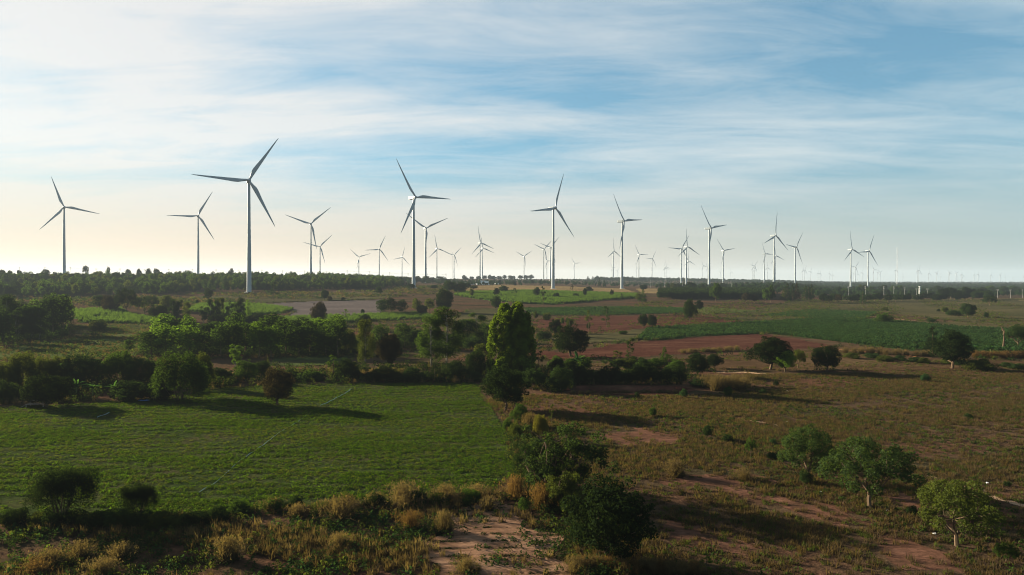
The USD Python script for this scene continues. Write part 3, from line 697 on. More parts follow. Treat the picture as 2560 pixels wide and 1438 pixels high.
def shape_round(rng, n=11000, leaf=0.32, H=8.0, W=8.0, z0=0.9, lob=34):
    zc, rz = (z0 + H) / 2, (H - z0) / 2
    cs = on_envelope(rng, lob, (0, 0, zc), (W / 2, W / 2, rz), -0.85, 0.70)
    a = np.arctan2(cs[:, 1], cs[:, 0]); ph = rng.uniform(0, 6.28, 3)
    k = 1 + 0.16 * np.sin(2 * a + ph[0]) + 0.13 * np.sin(3 * a + ph[1]) + rng.normal(0, .09, len(cs))
    cs[:, :2] *= k[:, None]
    cs[:, 2] += 0.09 * H * np.sin(a + ph[2]) * (cs[:, 2] > zc)
    cs[:, 2] = np.maximum(cs[:, 2], 0.9)
    L = with_r(cs, rng, W * 0.14)
    out = on_envelope(rng, 16, (0, 0, zc), (W / 2, W / 2, rz), -0.4, 0.98)
    L = np.vstack([L, with_r(out, rng, W * 0.07), [[0, 0, zc, W * .3, W * .3, rz * .6]]])
    tr = [limb((0, 0, -0.2), (rng.normal(0, .15), rng.normal(0, .15), z0 + 1.6), 0.30, 0.22, rng)]
    for c in cs[rng.permutation(len(cs))[:7]]:
        tr.append(limb((0, 0, z0 + .5), c, 0.14, 0.04, rng))
    return {'trunk': merge(tr), 'crown': foliage(L, n, leaf, rng, spread=0.24)}
def shape_bush(rng, n=3600, leaf=0.26, H=3.0, W=4.2):
    cs = on_envelope(rng, 16, (0, 0, H * .42), (W / 2, W / 2, H * .56), -0.55, 0.7)
    cs[:, :2] *= rng.uniform(0.8, 1.25, (len(cs), 1))
    L = np.vstack([with_r(cs, rng, W * 0.17), [[0, 0, H * .35, W * .3, W * .3, H * .35]]])
    tr = [limb((rng.normal(0, .2), rng.normal(0, .2), -0.2), c, 0.06, 0.02, rng) for c in cs[:6]]
    return {'stem': merge(tr), 'crown': foliage(L, n, leaf, rng, spread=0.26)}
def shape_tall(rng):
    """The tall dense tree with upright plumes and two rounded tops."""
    L, tr = [], [limb((0, 0, -0.3), (0, 0, 12), 0.55, 0.2, rng, 0.02)]
    for side, ox, zt in ((-1, -1.25, 15.3), (1, 1.25, 15.6)):
        for k in range(140):
            z = zt * rng.uniform(0.03, 1.0) ** 0.85
            t = z / zt
            r = (3.35 * math.sqrt(max(0.0, 1 - max(0, (t - .38) / .64) ** 2.3)) + (0.2 if t < .5 else 0)) * math.sqrt(rng.uniform(0.5, 1.0))
            r *= 0.62 if t > .9 else 1
            a = rng.uniform(0, 2 * np.pi)
            s = rng.uniform(0.55, 1.0)
            L.append([ox + r * math.cos(a) * .92, r * math.sin(a) * 1.15, z, 0.70 * s, 0.70 * s, 1.15 * s])
        for z in (2, 4, 6, 8, 10, 12, 13.6):
            L.append([ox, 0, z, 2.1 - z * .07, 2.1 - z * .07, 1.7])
    for k in range(10):
        tr.append(limb((0, 0, 1.5 + k), np.array(L[k * 11][:3]), 0.12, 0.03, rng))
    return {'trunk': merge(tr), 'crown': foliage(L, 40000, 0.42, rng, aspect=0.55, flat=0.5, spread=0.2, hollow=0.8, keep=0.3)}
def shape_airy(rng, n=8500, H=16.0, W=6.5, lob=28, leaf=0.40, z0=0.20):
    tr = [limb((0, 0, -0.2), (rng.normal(0, .3), rng.normal(0, .3), H * 0.93), 0.17, 0.03, rng, 0.015, 7)]
    L = []
    for k in range(lob):
        t = (k + rng.uniform(0, 1)) / lob
        z = H * (z0 + (0.95 - z0) * t)
        r = W / 2 * (0.35 + 0.65 * math.sin(math.pi * (0.15 + 0.75 * t))) * math.sqrt(rng.uniform(0.2, 1)) * 0.8
        a = rng.uniform(0, 2 * np.pi)
        c = np.array([r * math.cos(a), r * math.sin(a), z])
        s = rng.uniform(0.7, 1.25)
        L.append([*c, W * .195 * s, W * .195 * s, W * .22 * s])
        tr.append(limb((0, 0, z - H * 0.09), c, 0.07, 0.02, rng))
    return {'trunk': merge(tr), 'crown': foliage(L, n, leaf, rng, aspect=0.42, flat=0.25, spread=0.42, droop=0.6, hollow=0.3, keep=0.6)}
def shape_forest(rng, n=1500, H=10.0, W=5.0, leaf=0.55):
    tr = [limb((0, 0, -0.3), (0, 0, H * .8), 0.16, 0.05, rng, 0.02)]
    cs = on_envelope(rng, 13, (0, 0, H * .57), (W / 2, W / 2, H * .43), -0.85, 0.68)
    L = np.vstack([with_r(cs, rng, W * .21, (1, 1, 1.2)), [[0, 0, H * .55, W * .27, W * .27, H * .34]]])
    return {'trunk': merge(tr), 'crown': foliage(L, n, leaf, rng, spread=0.28)}
def shape_spread(rng, n=10000, H=7.0, W=9.0, leaf=0.24, lob=34, z0=1.4):
    tr = [limb((0, 0, -0.2), (0.1, 0, z0), 0.24, 0.19, rng, 0.03)]
    cs = on_envelope(rng, lob, (0, 0, H * .56), (W / 2, W / 2, H * .42), -0.5, 0.84)
    cs = np.vstack([cs, on_envelope(rng, lob // 3, (0, 0, H * .55), (W / 2, W / 2, H * .4), -0.4, 0.45)])
    base = []
    for k in range(6):
        a = k * 1.05 + rng.uniform(-.3, .3)
        e = np.array([math.cos(a) * W * .2, math.sin(a) * W * .2, z0 + H * rng.uniform(.18, .34)])
        base.append(e)
        tr.append(limb((0, 0, z0 * rng.uniform(.75, 1)), e, 0.12, 0.07, rng, 0.06))
    base = np.array(base)
    for c in cs:
        tr.append(limb(base[np.argmin(np.linalg.norm(base - c, axis=1))], c, 0.05, 0.015, rng))
    return {'trunk': merge(tr), 'crown': foliage(with_r(cs, rng, W * .085), n, leaf, rng, aspect=0.6, flat=0.3, spread=0.3, hollow=0.3, keep=0.5)}
def shape_vase(rng, n=15000, H=6.2, W=7.4, leaf=0.27):
    tr, cs = [], []
    for k in range(9):
        a = k * 0.7 + rng.uniform(-.2, .2)
        e = np.array([math.cos(a) * W * rng.uniform(.1, .3), math.sin(a) * W * rng.uniform(.1, .3), H * rng.uniform(.5, .62)])
        tr.append(limb((rng.normal(0, .1), rng.normal(0, .1), -0.2), e, 0.11, 0.05, rng, 0.05))
        for j in range(4):
            c = e + [rng.normal(0, W * .12), rng.normal(0, W * .12), rng.uniform(.1, .28) * H]
            tr.append(limb(e, c, 0.05, 0.015, rng)); cs.append(c)
    cs = np.vstack([cs, on_envelope(rng, 40, (0, 0, H * .60), (W / 2, W / 2, H * .40), -0.75, 0.76)])
    return {'trunk': merge(tr), 'crown': foliage(with_r(cs, rng, W * .115, (1, 1, .9)), n, leaf, rng, aspect=0.3, flat=0.2, spread=0.4, hollow=0.4, keep=0.5)}
def shape_plume(rng, n=15000, H=9.0, W=8.0, leaf=0.38):
    """Bamboo-like clump: soft rounded plumes that hang over."""
    L, tr = [], []
    for k in range(46):
        a, r = rng.uniform(0, 2 * np.pi), W / 2 * math.sqrt(rng.uniform(0.1, 1)) * .8
        z = H * (0.9 - 0.45 * (r / (W / 2)) ** 2) * rng.uniform(.72, 1.02)
        c = np.array([r * math.cos(a), r * math.sin(a), z])
        s = rng.uniform(.7, 1.2)
        for j, t in enumerate((0, .35, .7, 1.0)):
            L.append([c[0] * (1 + .22 * t), c[1] * (1 + .22 * t), z - H * .28 * t ** 1.3, W * .10 * s, W * .10 * s, W * .11 * s])
        if k < 14:
            tr.append(limb((c[0] * .15, c[1] * .15, -0.2), c, 0.06, 0.02, rng, 0.05))
    return {'stem': merge(tr), 'crown': foliage(L, n, leaf, rng, aspect=0.36, flat=0.4, spread=0.24, droop=1.0, hollow=0.75, keep=0.3)}
def shape_cone(rng, n=3500, H=14.0, W=5.5, leaf=0.45):
    tr = [limb((0, 0, -0.3), (0, 0, H * .95), 0.25, 0.04, rng, 0.01)]
    L = []
    for k in range(60):
        t = rng.uniform(0.04, 1.0)
        r = W / 2 * (1.02 - t) ** .75 * rng.uniform(.45, 1)
        a = rng.uniform(0, 2 * np.pi)
        s = 0.35 + (1 - t) * .75
        L.append([r * math.cos(a), r * math.sin(a), t * H * .96 + .3, s, s, s * 1.3])
    return {'trunk': merge(tr), 'crown': foliage(L, n, leaf, rng, aspect=0.35, spread=0.3)}
def shape_sparse(rng, n=1500, H=8.0, W=5.0, leaf=0.30):
    tr = [limb((0, 0, -0.2), (rng.normal(0, .3), 0, H * .95), 0.15, 0.03, rng, 0.04, 6)]
    cs = []
    for k in range(20):
        t = rng.uniform(.3, 1)
        a = rng.uniform(0, 2 * np.pi)
        r = W / 2 * rng.uniform(.3, 1) * (1.25 - t)
        c = np.array([r * math.cos(a), r * math.sin(a), H * t])
        tr.append(limb((0, 0, H * t - r * .6), c, 0.05, 0.015, rng)); cs.append(c)
    return {'trunk': merge(tr), 'crown': foliage(with_r(np.array(cs), rng, W * .11), n, leaf, rng, aspect=0.4, flat=0.25, spread=0.45, hollow=0.2, keep=0.7)}
def shape_straggle(rng, n=13000, H=8.5, W=9.0, leaf=0.28):
    tr, cs = [], []
    for k in range(20):
        a = rng.uniform(0, 2 * np.pi)
        e = np.array([math.cos(a) * W * rng.uniform(.05, .40), math.sin(a) * W * rng.uniform(.05, .34), H * rng.uniform(.28, .8)])
        tr.append(limb((rng.normal(0, .5), rng.normal(0, .5), -0.2), e, 0.09, 0.035, rng, 0.06))
        for j in range(5):
            c = e * [1, 1, 1] + [rng.normal(0, W * .11), rng.normal(0, W * .11), rng.uniform(-.42, .2) * H]
            c[2] = max(c[2], .4)
            tr.append(limb(e, c, 0.035, 0.012, rng)); cs.append(c)
    return {'stem': merge(tr), 'crown': foliage(with_r(np.array(cs), rng, W * .085), n, leaf, rng, aspect=0.6, flat=0.3, spread=0.45, hollow=0.2, keep=0.6)}

def blades(rng, n, h, spread, width, curve=0.5, base=0.25, seg=3):
    a = rng.uniform(0, 2 * np.pi, n)
    lean = np.abs(rng.normal(0, spread, n))
    hh = h * rng.uniform(.55, 1.1, n)
    rb = base * np.sqrt(rng.uniform(0, 1, n))
    ab = rng.uniform(0, 2 * np.pi, n)
    bx, by = rb * np.cos(ab), rb * np.sin(ab)
    V = []
    for k in range(seg + 1):
        t = k / seg
        out = lean * hh * (t * (1 - curve) + curve * t * t)
        z = hh * (t - 0.35 * lean * t * t)
        w = width * (1 - t) ** .6 / 2 + 0.002
        cx, cy = bx + np.cos(a) * out, by + np.sin(a) * out
        V.append(np.stack([cx - np.sin(a) * w, cy + np.cos(a) * w, z - .05], 1)); V.append(np.stack([cx + np.sin(a) * w, cy - np.cos(a) * w, z - .05], 1))
    V = np.stack(V, 1)
    m = V.shape[1]
    f = []
    for k in range(seg):
        f += [[2 * k, 2 * k + 1, 2 * k + 3], [2 * k, 2 * k + 3, 2 * k + 2]]
    f = (np.arange(n)[:, None, None] * m + np.array(f)[None]).reshape(-1, 3)
    return V.reshape(-1, 3), f
def shape_grass(rng, n=210, H=2.2, spread=0.45):
    st = blades(rng, n, H * .82, spread, 0.045, base=0.5)
    low = blades(rng, n, H * .45, spread * 1.6, 0.06, base=0.6, seg=2)
    tips = st[0].reshape(n, -1, 3)[:, -1]
    P = np.repeat(tips, 3, 0) + rng.normal(0, .05, (n * 3, 3)) + np.tile([[0, 0, -.1], [0, 0, .05], [0, 0, .2]], (n, 1))
    hd = leaf_quads(P, rng.normal(0, 1, (len(P), 3)), 0.22, rng, 0.22, 0.2, 0, -2.5)
    return {'stalks': merge([st, low]), 'plumes': hd}

def banana_leaf(L, w, lift, az, rng):
    n = 8
    s = np.linspace(0, 1, n)
    out = L * (s * math.cos(lift) + 0.10 * s ** 2)
    z = L * (s * math.sin(lift) - 0.55 * s ** 2.2 * math.cos(lift) ** .5)
    wd = w * np.sin(np.clip(s * 1.05 + .06, 0, 1) * np.pi) ** .55
    wd[0] = 0.05
    rows = []
    for k in range(n):
        rows.append([(out[k], -wd[k] / 2, z[k] + wd[k] * .18), (out[k], 0, z[k]), (out[k], wd[k] / 2, z[k] + wd[k] * .18)])
    v = np.array(rows).reshape(-1, 3)
    i = np.arange(n * 3).reshape(n, 3)
    q = np.stack([i[:-1, :-1], i[1:, :-1], i[1:, 1:], i[:-1, 1:]], -1).reshape(-1, 4)
    c, d = math.cos(az), math.sin(az)
    v = v @ np.array([[c, d, 0], [-d, c, 0], [0, 0, 1]])
    return v, np.vstack([q[:, [0, 1, 2]], q[:, [0, 2, 3]]])
# ------------------------------------------------------------------ one shape of each kind, copied by reference
SHAPES = {   # kind: (maker, nominal height, nominal width, variants, bark, thing name, everyday word)
 'round':  (shape_round, 8.0, 8.6, 3, BARK, 'round_tree', 'tree'),
 'bush':   (shape_bush, 3.1, 4.6, 3, BARK, 'bush', 'bush'),
 'tall':   (shape_tall, 16.4, 9.2, 1, BARK, 'tall_dense_tree', 'tree'),
 'airy':   (shape_airy, 16.0, 6.4, 3, PALE_BARK, 'slender_tree', 'tree'),
 'forest': (shape_forest, 10.0, 5.0, 3, BARK, 'bushy_tree', 'tree'),
 'spread': (shape_spread, 7.1, 9.0, 3, BARK, 'open_crowned_tree', 'tree'),
 'vase':   (shape_vase, 6.2, 7.4, 2, BARK, 'fan_shaped_tree', 'tree'),
 'plume':  (shape_plume, 9.3, 9.2, 3, BARK, 'feathery_tree', 'tree'),
 'cone':   (shape_cone, 14.0, 5.2, 2, BARK, 'conifer', 'tree'),
 'sparse': (shape_sparse, 8.2, 5.0, 2, BARK, 'sparse_tree', 'tree'),
 'straggle': (shape_straggle, 8.5, 9.2, 1, BARK, 'straggly_tree', 'tree'),
}
_meshes, _protos = {}, {}
def proto(kind, tone, variant):
    mk, H, W, nv, bark, nm, cat = SHAPES[kind]
    variant %= nv
    if (kind, tone, variant) in _protos:
        return _protos[kind, tone, variant]
    if (kind, variant) not in _meshes:
        _meshes[kind, variant] = mk(np.random.RandomState(hash_name(kind) % 9000 + 17 * variant))
    c = class_prim(nm + '_shape')
    for pn, m in _meshes[kind, variant].items():
        part(pn, m, LEAF[tone] if pn == 'crown' else bark, c)
    _protos[kind, tone, variant] = c
    return c

_nth = 0
def plant(kind, px, base, h, w, tone, label, group=None, rot=None, variant=None, name=None):
    """A plant of h by w photograph pixels whose foot the photograph shows at (px, base), at its real size and distance."""
    global _nth
    _nth += 1
    mk, H, W, nv, bark, nm, cat = SHAPES[kind]
    p = at(px, base)
    m = p[1] / F
    r = random.Random(_nth * 7919)
    v = r.randrange(nv) if variant is None else variant
    s = (w * m / W, w * m / W, h * m / H)
    return copy_of(proto(kind, tone, v), name or nm, label, cat, p, r.uniform(0, 360) if rot is None else rot, s, group)

# --- the trees and bushes the photograph lets one pick out
PLANTS = [
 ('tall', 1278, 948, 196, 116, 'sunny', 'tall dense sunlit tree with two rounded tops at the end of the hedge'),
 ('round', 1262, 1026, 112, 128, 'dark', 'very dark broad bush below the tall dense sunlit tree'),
 ('forest', 1287, 1024, 62, 50, 'cassava', 'bluish large leaved shrub against the very dark broad bush'),
 ('round', 695, 1014, 96, 84, 'brown', 'dark brownish tree standing alone in the near green field'),
 ('vase', 156, 1310, 142, 160, 'dark', 'larger fan shaped dark tree at the lower left'),
 ('vase', 350, 1302, 96, 92, 'dark', 'smaller fan shaped dark tree at the lower left'),
 ('spread', 2020, 1206, 146, 146, 'orchard', 'open crowned orchard tree farthest left of the three on the right'),
 ('spread', 2176, 1270, 178, 228, 'orchard', 'largest open crowned orchard tree with forked trunk on the right'),
 ('spread', 2392, 1366, 172, 196, 'olive', 'thin crowned orchard tree with slender trunk nearest the right edge'),
 ('bush', 2012, 1208, 34, 36, 'deep', 'leafy sprouts around the foot of the leftmost orchard tree'),
 ('straggle', 1395, 1235, 178, 236, 'orchard', 'large straggly leafy shrub in the middle of the hedge line'),
 ('straggle', 1345, 1215, 120, 130, 'deep', 'darker leafy shrub at the left side of the large straggly one'),
 ('straggle', 1415, 1275, 105, 130, 'olive', 'yellowish lower shrub at the foot of the straggly one'),
 ('round', 1522, 1398, 196, 242, 'dark', 'big dense dark green bush at the bottom centre'),
 ('plume', 1350, 1098, 72, 44, 'yellow', 'yellow green bamboo clump above the straggly shrub'),
 ('sparse', 1379, 1066, 56, 20, 'olive', 'thin wispy sapling behind the yellow bamboo'),
 ('round', 1298, 1066, 54, 48, 'green', 'rounded green bush at the right edge of the near field'),
 ('bush', 1288, 1095, 40, 40, 'olive', 'low olive bush below the rounded one at the field edge'),
 ('bush', 1268, 1075, 30, 28, 'green', 'small bush at the field corner under the very dark one'),
 ('forest', 1310, 1285, 42, 36, 'green', 'leafy shrub at the corner of the bare furrowed soil'),
 ('round', 1402, 978, 62, 72, 'deep', 'rounded dark bush left of the pond'),
 ('round', 1335, 975, 54, 64, 'deep', 'rounded bush right behind the very dark broad one'),
 ('sparse', 1346, 930, 52, 54, 'olive', 'brownish twiggy shrub right of the tall dense tree'),
 ('bush', 1392, 925, 36, 50, 'green', 'green bush left of the banana plant by the pond'),
 # left group behind the field
 ('plume', 8, 985, 95, 80, 'olive', 'feathery tree cut by the left edge'),
 ('plume', 56, 978, 108, 86, 'olive', 'second feathery tree from the left edge'),
 ('plume', 108, 968, 88, 64, 'olive', 'narrow feathery tree behind the dark mango like bush'),
 ('plume', 152, 966, 88, 64, 'olive', 'narrow feathery tree left of the rounded brownish crown'),
 ('round', 207, 966, 80, 116, 'deep', 'broad rounded dull crown behind the banana plants'),
 ('round', 118, 1017, 82, 130, 'dark', 'dark domed tree beside the wooden platform'),
 ('bush', 15, 1008, 60, 60, 'deep', 'dark bush low at the left edge'),
 ('plume', 298, 966, 102, 90, 'green', 'feathery domed tree left of the big rounded one'),
 ('round', 352, 968, 76, 96, 'deep', 'lower tree between the feathery dome and the big rounded tree'),
 ('plume', 450, 1000, 132, 162, 'green', 'big rounded feathery tree at the back left of the near field'),
 ('plume', 505, 972, 100, 66, 'olive', 'lit feathery tree against the right side of the big rounded one'),
 ('bush', 322, 1002, 52, 100, 'deep', 'low bush right of the banana plants'),
 ('bush', 395, 1000, 46, 90, 'dark', 'low dark bush under the big rounded tree'),
 ('forest', 322, 884, 38, 28, 'green', 'small bright tree on the terraces above the feathery dome'),
 ('airy', 588, 916, 56, 34, 'bright', 'small pale slender tree behind the hedge'),
 ('cone', 670, 918, 28, 9, 'olive', 'thin spiky plant behind the hedge'),
 # hedge behind the field
 ('round', 548, 955, 34, 70, 'deep', 'low bush in the hedge right of the lit feathery tree'),
 ('round', 615, 955, 54, 62, 'green', 'bright topped bush in the hedge under the small pale tree'),
 ('round', 655, 948, 46, 52, 'deep', 'dark bush in the hedge under the thin spiky plant'),
 ('bush', 775, 952, 28, 62, 'green', 'low green bush in the hedge right of the lone field tree'),
 ('sparse', 835, 950, 62, 60, 'green', 'leafy dark shrub with upright shoots in the hedge'),
 ('round', 868, 952, 56, 64, 'deep', 'dense bush in the hedge right of the upright shoots'),
 ('sparse', 918, 952, 44, 34, 'deep', 'dark upright shrub at the foot of the white trunked tree'),
 ('round', 965, 955, 36, 80, 'dark', 'dark low bush in the hedge under the olive brown tree'),
 ('bush', 1030, 955, 38, 66, 'deep', 'dark bush in the hedge left of the dark pointed one'),
 ('cone', 1087, 955, 50, 34, 'dark', 'dark pointed shrub under the tall slender pair'),
 ('round', 1140, 952, 46, 76, 'deep', 'dark bush in the hedge right of the dark pointed one'),
 ('round', 1190, 948, 74, 60, 'deep', 'leafy bush in the hedge just left of the tall dense tree'),
 ('forest', 1205, 905, 46, 46, 'olive', 'olive bush behind the hedge left of the tall dense tree'),
 # slender trees
 ('airy', 913, 922, 124, 50, 'olive', 'slender white trunked tree left of the olive brown one'),
 ('round', 972, 926, 92, 70, 'brown', 'olive brown tree right of the slender white trunked one'),
 ('airy', 1078, 918, 128, 74, 'green', 'shorter one of the tall slender lit pair'),
 ('airy', 1116, 915, 146, 96, 'green', 'taller one of the tall slender lit pair'),
 ('plume', 872, 888, 76, 46, 'olive', 'rounded drooping tree at the right end of the tree belt'),
 ('airy', 1190, 860, 78, 58, 'green', 'lit tree between the slender pair and the tall dense tree'),
 ('forest', 1160, 862, 62, 50, 'deep', 'dark tree right behind the slender pair'),
 ('forest', 1222, 855, 50, 40, 'green', 'green tree partly hidden behind the tall dense tree'),
 ('bush', 1178, 872, 30, 56, 'deep', 'bush under the lit tree beside the tall dense tree'),
 ('forest', 1010, 868, 60, 56, 'green', 'bushy tree left behind the slender pair'),
 ('forest', 950, 868, 60, 50, 'green', 'bushy tree behind the white trunked one'),
 ('forest', 1042, 872, 52, 44, 'deep', 'dark bushy tree touching the slender pair'),
 ('round', 910, 828, 40, 44, 'dark', 'dark rounded tree at the front of the bright green strip'),
 # grey field and beyond
 ('round', 797, 814, 56, 44, 'brown', 'dark reddish brown tree beside the grey ploughed field'),
 ('sparse', 863, 792, 20, 24, 'bright', 'small pale leafy tree on the grey ploughed field'),
 ('round', 907, 786, 13, 11, 'deep', 'tiny round bush on the grey ploughed field'),
 ('forest', 955, 788, 44, 30, 'deep', 'leftmost tree of the dark clump right of the grey field'),
 ('forest', 978, 786, 44, 34, 'dark', 'tallest left tree of the dark clump right of the grey field'),
 ('forest', 1003, 786, 38, 34, 'deep', 'middle tree of the dark clump right of the grey field'),
 ('forest', 1040, 784, 38, 26, 'olive', 'olive tree in the clump left of the very dark tree'),
 ('round', 1055, 788, 27, 30, 'dark', 'small dark domed tree before the clump right of the grey field'),
 ('forest', 1074, 782, 36, 28, 'olive', 'olive tree touching the very dark tree'),
 ('round', 1111, 782, 60, 52, 'dark', 'very dark leaning tree at the corner of the cane field'),
 ('round', 1124, 733, 32, 38, 'deep', 'left bush of a pair beyond the very dark leaning tree'),
 ('round', 1152, 734, 28, 34, 'deep', 'right bush of a pair beyond the very dark leaning tree'),
 ('round', 1239, 776, 34, 30, 'deep', 'dark tree at the front left edge of the cane field'),
 ('round', 1259, 731, 17, 28, 'deep', 'dark bush on the back edge of the cane field'),
 ('sparse', 1358, 766, 50, 22, 'dark', 'two tiered tree in front of the cane field'),
 ('round', 1332, 712, 13, 11, 'dark', 'small round tree on the slope right of the white building'),
 ('round', 1249, 712, 12, 12, 'dark', 'small round tree right beside the white building'),
 ('bush', 1289, 714, 6, 7, 'dark', 'tiny bush on the dry slope between two round trees'),
 ('sparse', 1430, 729, 18, 13, 'dark', 'thin dark tree behind the cane field right of the central turbine'),
 ('bush', 1472, 729, 13, 24, 'dark', 'dark bush behind the cane field, left of the conifer pair'),
 ('cone', 1499, 718, 24, 9, 'dark', 'left conifer of the pair on the far slope'),
 ('cone', 1511, 718, 19, 9, 'dark', 'right conifer of the pair on the far slope'),
 # right of the tall tree
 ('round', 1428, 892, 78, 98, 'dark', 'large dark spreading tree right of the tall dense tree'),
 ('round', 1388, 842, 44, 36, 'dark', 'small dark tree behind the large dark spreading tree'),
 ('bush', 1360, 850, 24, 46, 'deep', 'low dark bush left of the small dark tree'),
 ('airy', 1424, 835, 36, 24, 'olive', 'thin pale tree top behind the large dark spreading tree'),
 ('sparse', 1472, 832, 56, 26, 'olive', 'thin tree with bare lower trunk right of the large dark tree'),
 ('sparse', 1516, 818, 54, 30, 'deep', 'slim tree with clear trunk at the left of the red field'),
 ('round', 1608, 822, 38, 28, 'deep', 'left half of a twin bush on the red field edge'),
 ('round', 1630, 820, 34, 26, 'dark', 'right half of a twin bush on the red field edge'),
 ('round', 1725, 805, 54, 36, 'deep', 'lone tree with dark trunk on the red field'),
 ('round', 1748, 777, 27, 24, 'dark', 'small ball shaped tree right behind the lone red field tree'),
 ('round', 1650, 748, 21, 20, 'deep', 'rounded tree before the dark plantation hedge'),
 ('cone', 1608, 756, 34, 20, 'green', 'pointed lit tree at the left of the dark plantation hedge'),
 ('forest', 1596, 755, 24, 16, 'olive', 'smaller tree left of the pointed lit one'),
 ('cone', 1554, 750, 18, 9, 'deep', 'small pointed tree at the right end of the cane field'),
 ('round', 1609, 726, 15, 22, 'dark', 'dark dome shaped tree on the golden grass'),
 ('round', 1683, 727, 20, 18, 'olive', 'pale dry tree above the dark plantation hedge'),
 ('round', 1727, 729, 24, 30, 'dark', 'dark broad tree left of the fourth tall turbine foot'),
 ('round', 1752, 729, 15, 22, 'dark', 'low dark tree touching the broad one near the fourth tall turbine'),
 ('round', 1789, 754, 44, 32, 'green', 'tall lit oval tree in front of the dark plantation hedge'),
 ('round', 1866, 756, 24, 26, 'brown', 'left one of two brownish low trees beside the dark hedge'),
 ('round', 1887, 757, 20, 22, 'brown', 'right one of two brownish low trees beside the dark hedge'),
 ('forest', 1914, 756, 40, 18, 'green', 'left one of a lit upright pair right of the dark hedge'),
 ('round', 1928, 757, 42, 20, 'green', 'right one of a lit upright pair right of the dark hedge'),
 ('cone', 1960, 750, 30, 18, 'olive', 'leftmost conifer of the tall dark row'),
 ('cone', 1968, 750, 44, 22, 'deep', 'second conifer from the left in the tall dark row'),
 ('cone', 1982, 750, 42, 20, 'deep', 'third conifer from the left in the tall dark row'),
 ('cone', 1992, 751, 46, 20, 'brown', 'reddish conifer in the middle of the tall dark row'),
 ('cone', 2014, 750, 38, 18, 'deep', 'third conifer from the right in the tall dark row'),
 ('cone', 2022, 750, 36, 18, 'dark', 'second conifer from the right in the tall dark row'),
 ('cone', 2029, 750, 42, 16, 'deep', 'rightmost conifer of the tall dark row'),
 ('bush', 1973, 754, 11, 14, 'dark', 'dark bush at the foot of the tall conifer row'),
 ('cone', 2157, 758, 32, 18, 'green', 'pointed lit tree on the edge of the wide brownish field'),
 ('spread', 2096, 759, 24, 20, 'brown', 'brownish thin tree on the edge of the wide brownish field'),
 ('round', 2150, 735, 22, 18, 'olive', 'olive tree behind the pointed lit tree'),
 ('round', 2134, 730, 15, 15, 'dark', 'dark tree touching the foot of the sixth tall turbine'),
 # far right fields
 ('spread', 2474, 764, 27, 34, 'deep', 'umbrella shaped tree on the far right field'),
 ('round', 2420, 794, 36, 40, 'deep', 'dome shaped tree in the middle of the wide field at right'),
 ('bush', 2386, 790, 16, 40, 'deep', 'low bushes left of the dome shaped tree'),
 ('round', 2362, 784, 17, 18, 'olive', 'olive bush left of the low bushes in the wide field'),
 ('bush', 2346, 779, 7, 9, 'dark', 'tiny bush farthest left in the row on the wide field'),
 ('round', 2465, 797, 17, 13, 'deep', 'small round bush right of the dome shaped tree'),
 ('spread', 2212, 783, 16, 18, 'olive', 'small pale tree above the flat topped one'),
 ('bush', 2210, 808, 27, 46, 'green', 'flat topped green tree on the edge of the cassava field'),
 ('bush', 2328, 806, 11, 26, 'deep', 'low bush beyond the cassava field'),
 ('round', 2380, 922, 92, 94, 'dark', 'big dark round tree with a short trunk on the right'),
 ('cone', 2331, 884, 70, 42, 'dark', 'dark pointed tree behind the big dark round one'),
 ('spread', 2545, 868, 58, 60, 'deep', 'tree with bare trunk cut by the right edge'),
 ('bush', 2452, 926, 30, 78, 'olive', 'low olive bush right of the big dark round tree'),
 ('bush', 2312, 954, 20, 24, 'cassava', 'small greyish bush on the dry right meadow'),
 ('round', 1925, 924, 78, 112, 'dark', 'broad dark tree behind the small light green one'),
 ('round', 1962, 930, 50, 58, 'bright', 'small light green round tree in front of the broad dark one'),
 ('round', 2066, 928, 66, 76, 'dark', 'dark round tree with forked trunk right of the light green one'),
 ('spread', 1995, 920, 48, 40, 'olive', 'faint olive tree right behind the light green one'),
 # pond bank
 ('sparse', 1576, 922, 80, 44, 'deep', 'slim dark tree with uneven crown on the pond bank'),
 ('sparse', 1545, 925, 50, 52, 'olive', 'lit leafy shrub left of the slim pond tree'),
 ('cone', 1662, 922, 58, 28, 'green', 'pale pointed young tree on the pond bank'),
 ('round', 1745, 940, 54, 66, 'dark', 'dark leafy bush at the right end of the pond bank'),
 ('round', 1788, 922, 36, 44, 'dark', 'small dark tree right of the pond bank bush'),
 ('round', 1690, 935, 34, 50, 'green', 'green bush between the pale pointed tree and the dark bush'),
 ('bush', 1605, 930, 28, 56, 'green', 'green bush between slim and pale pond trees'),
 ('bush', 1758, 968, 22, 70, 'deep', 'low dark bush left of the golden grass clump'),
 # orchard saplings
 ('round', 1593, 996, 15, 14, 'deep', 'leftmost small round sapling along the pond front'),
 ('round', 1647, 998, 9, 8, 'olive', 'tiny sapling between two round ones on the pond front'),
 ('round', 1709, 996, 23, 22, 'cassava', 'bluish round sapling at the right end of the pond front'),
 ('round', 1820, 993, 26, 25, 'green', 'light sapling before the golden grass clump'),
 ('bush', 1908, 986, 14, 20, 'deep', 'low round shrub right of the golden grass clump'),
 ('bush', 1940, 964, 13, 15, 'dark', 'small dark shrub beside the tiny bare track'),
 ('round', 1632, 1042, 24, 22, 'green', 'green sapling alone in the dark meadow below the pond'),
 ('round', 1769, 1096, 31, 26, 'deep', 'round sapling left of two low shrubs in the orchard'),
 ('bush', 1820, 1106, 20, 30, 'deep', 'low shrub in the orchard row between two saplings'),
 ('spread', 1877, 1142, 50, 28, 'green', 'thin stemmed pale sapling in the orchard row'),
 ('bush', 1932, 1110, 14, 20, 'cassava', 'bluish tuft behind the thin stemmed sapling'),
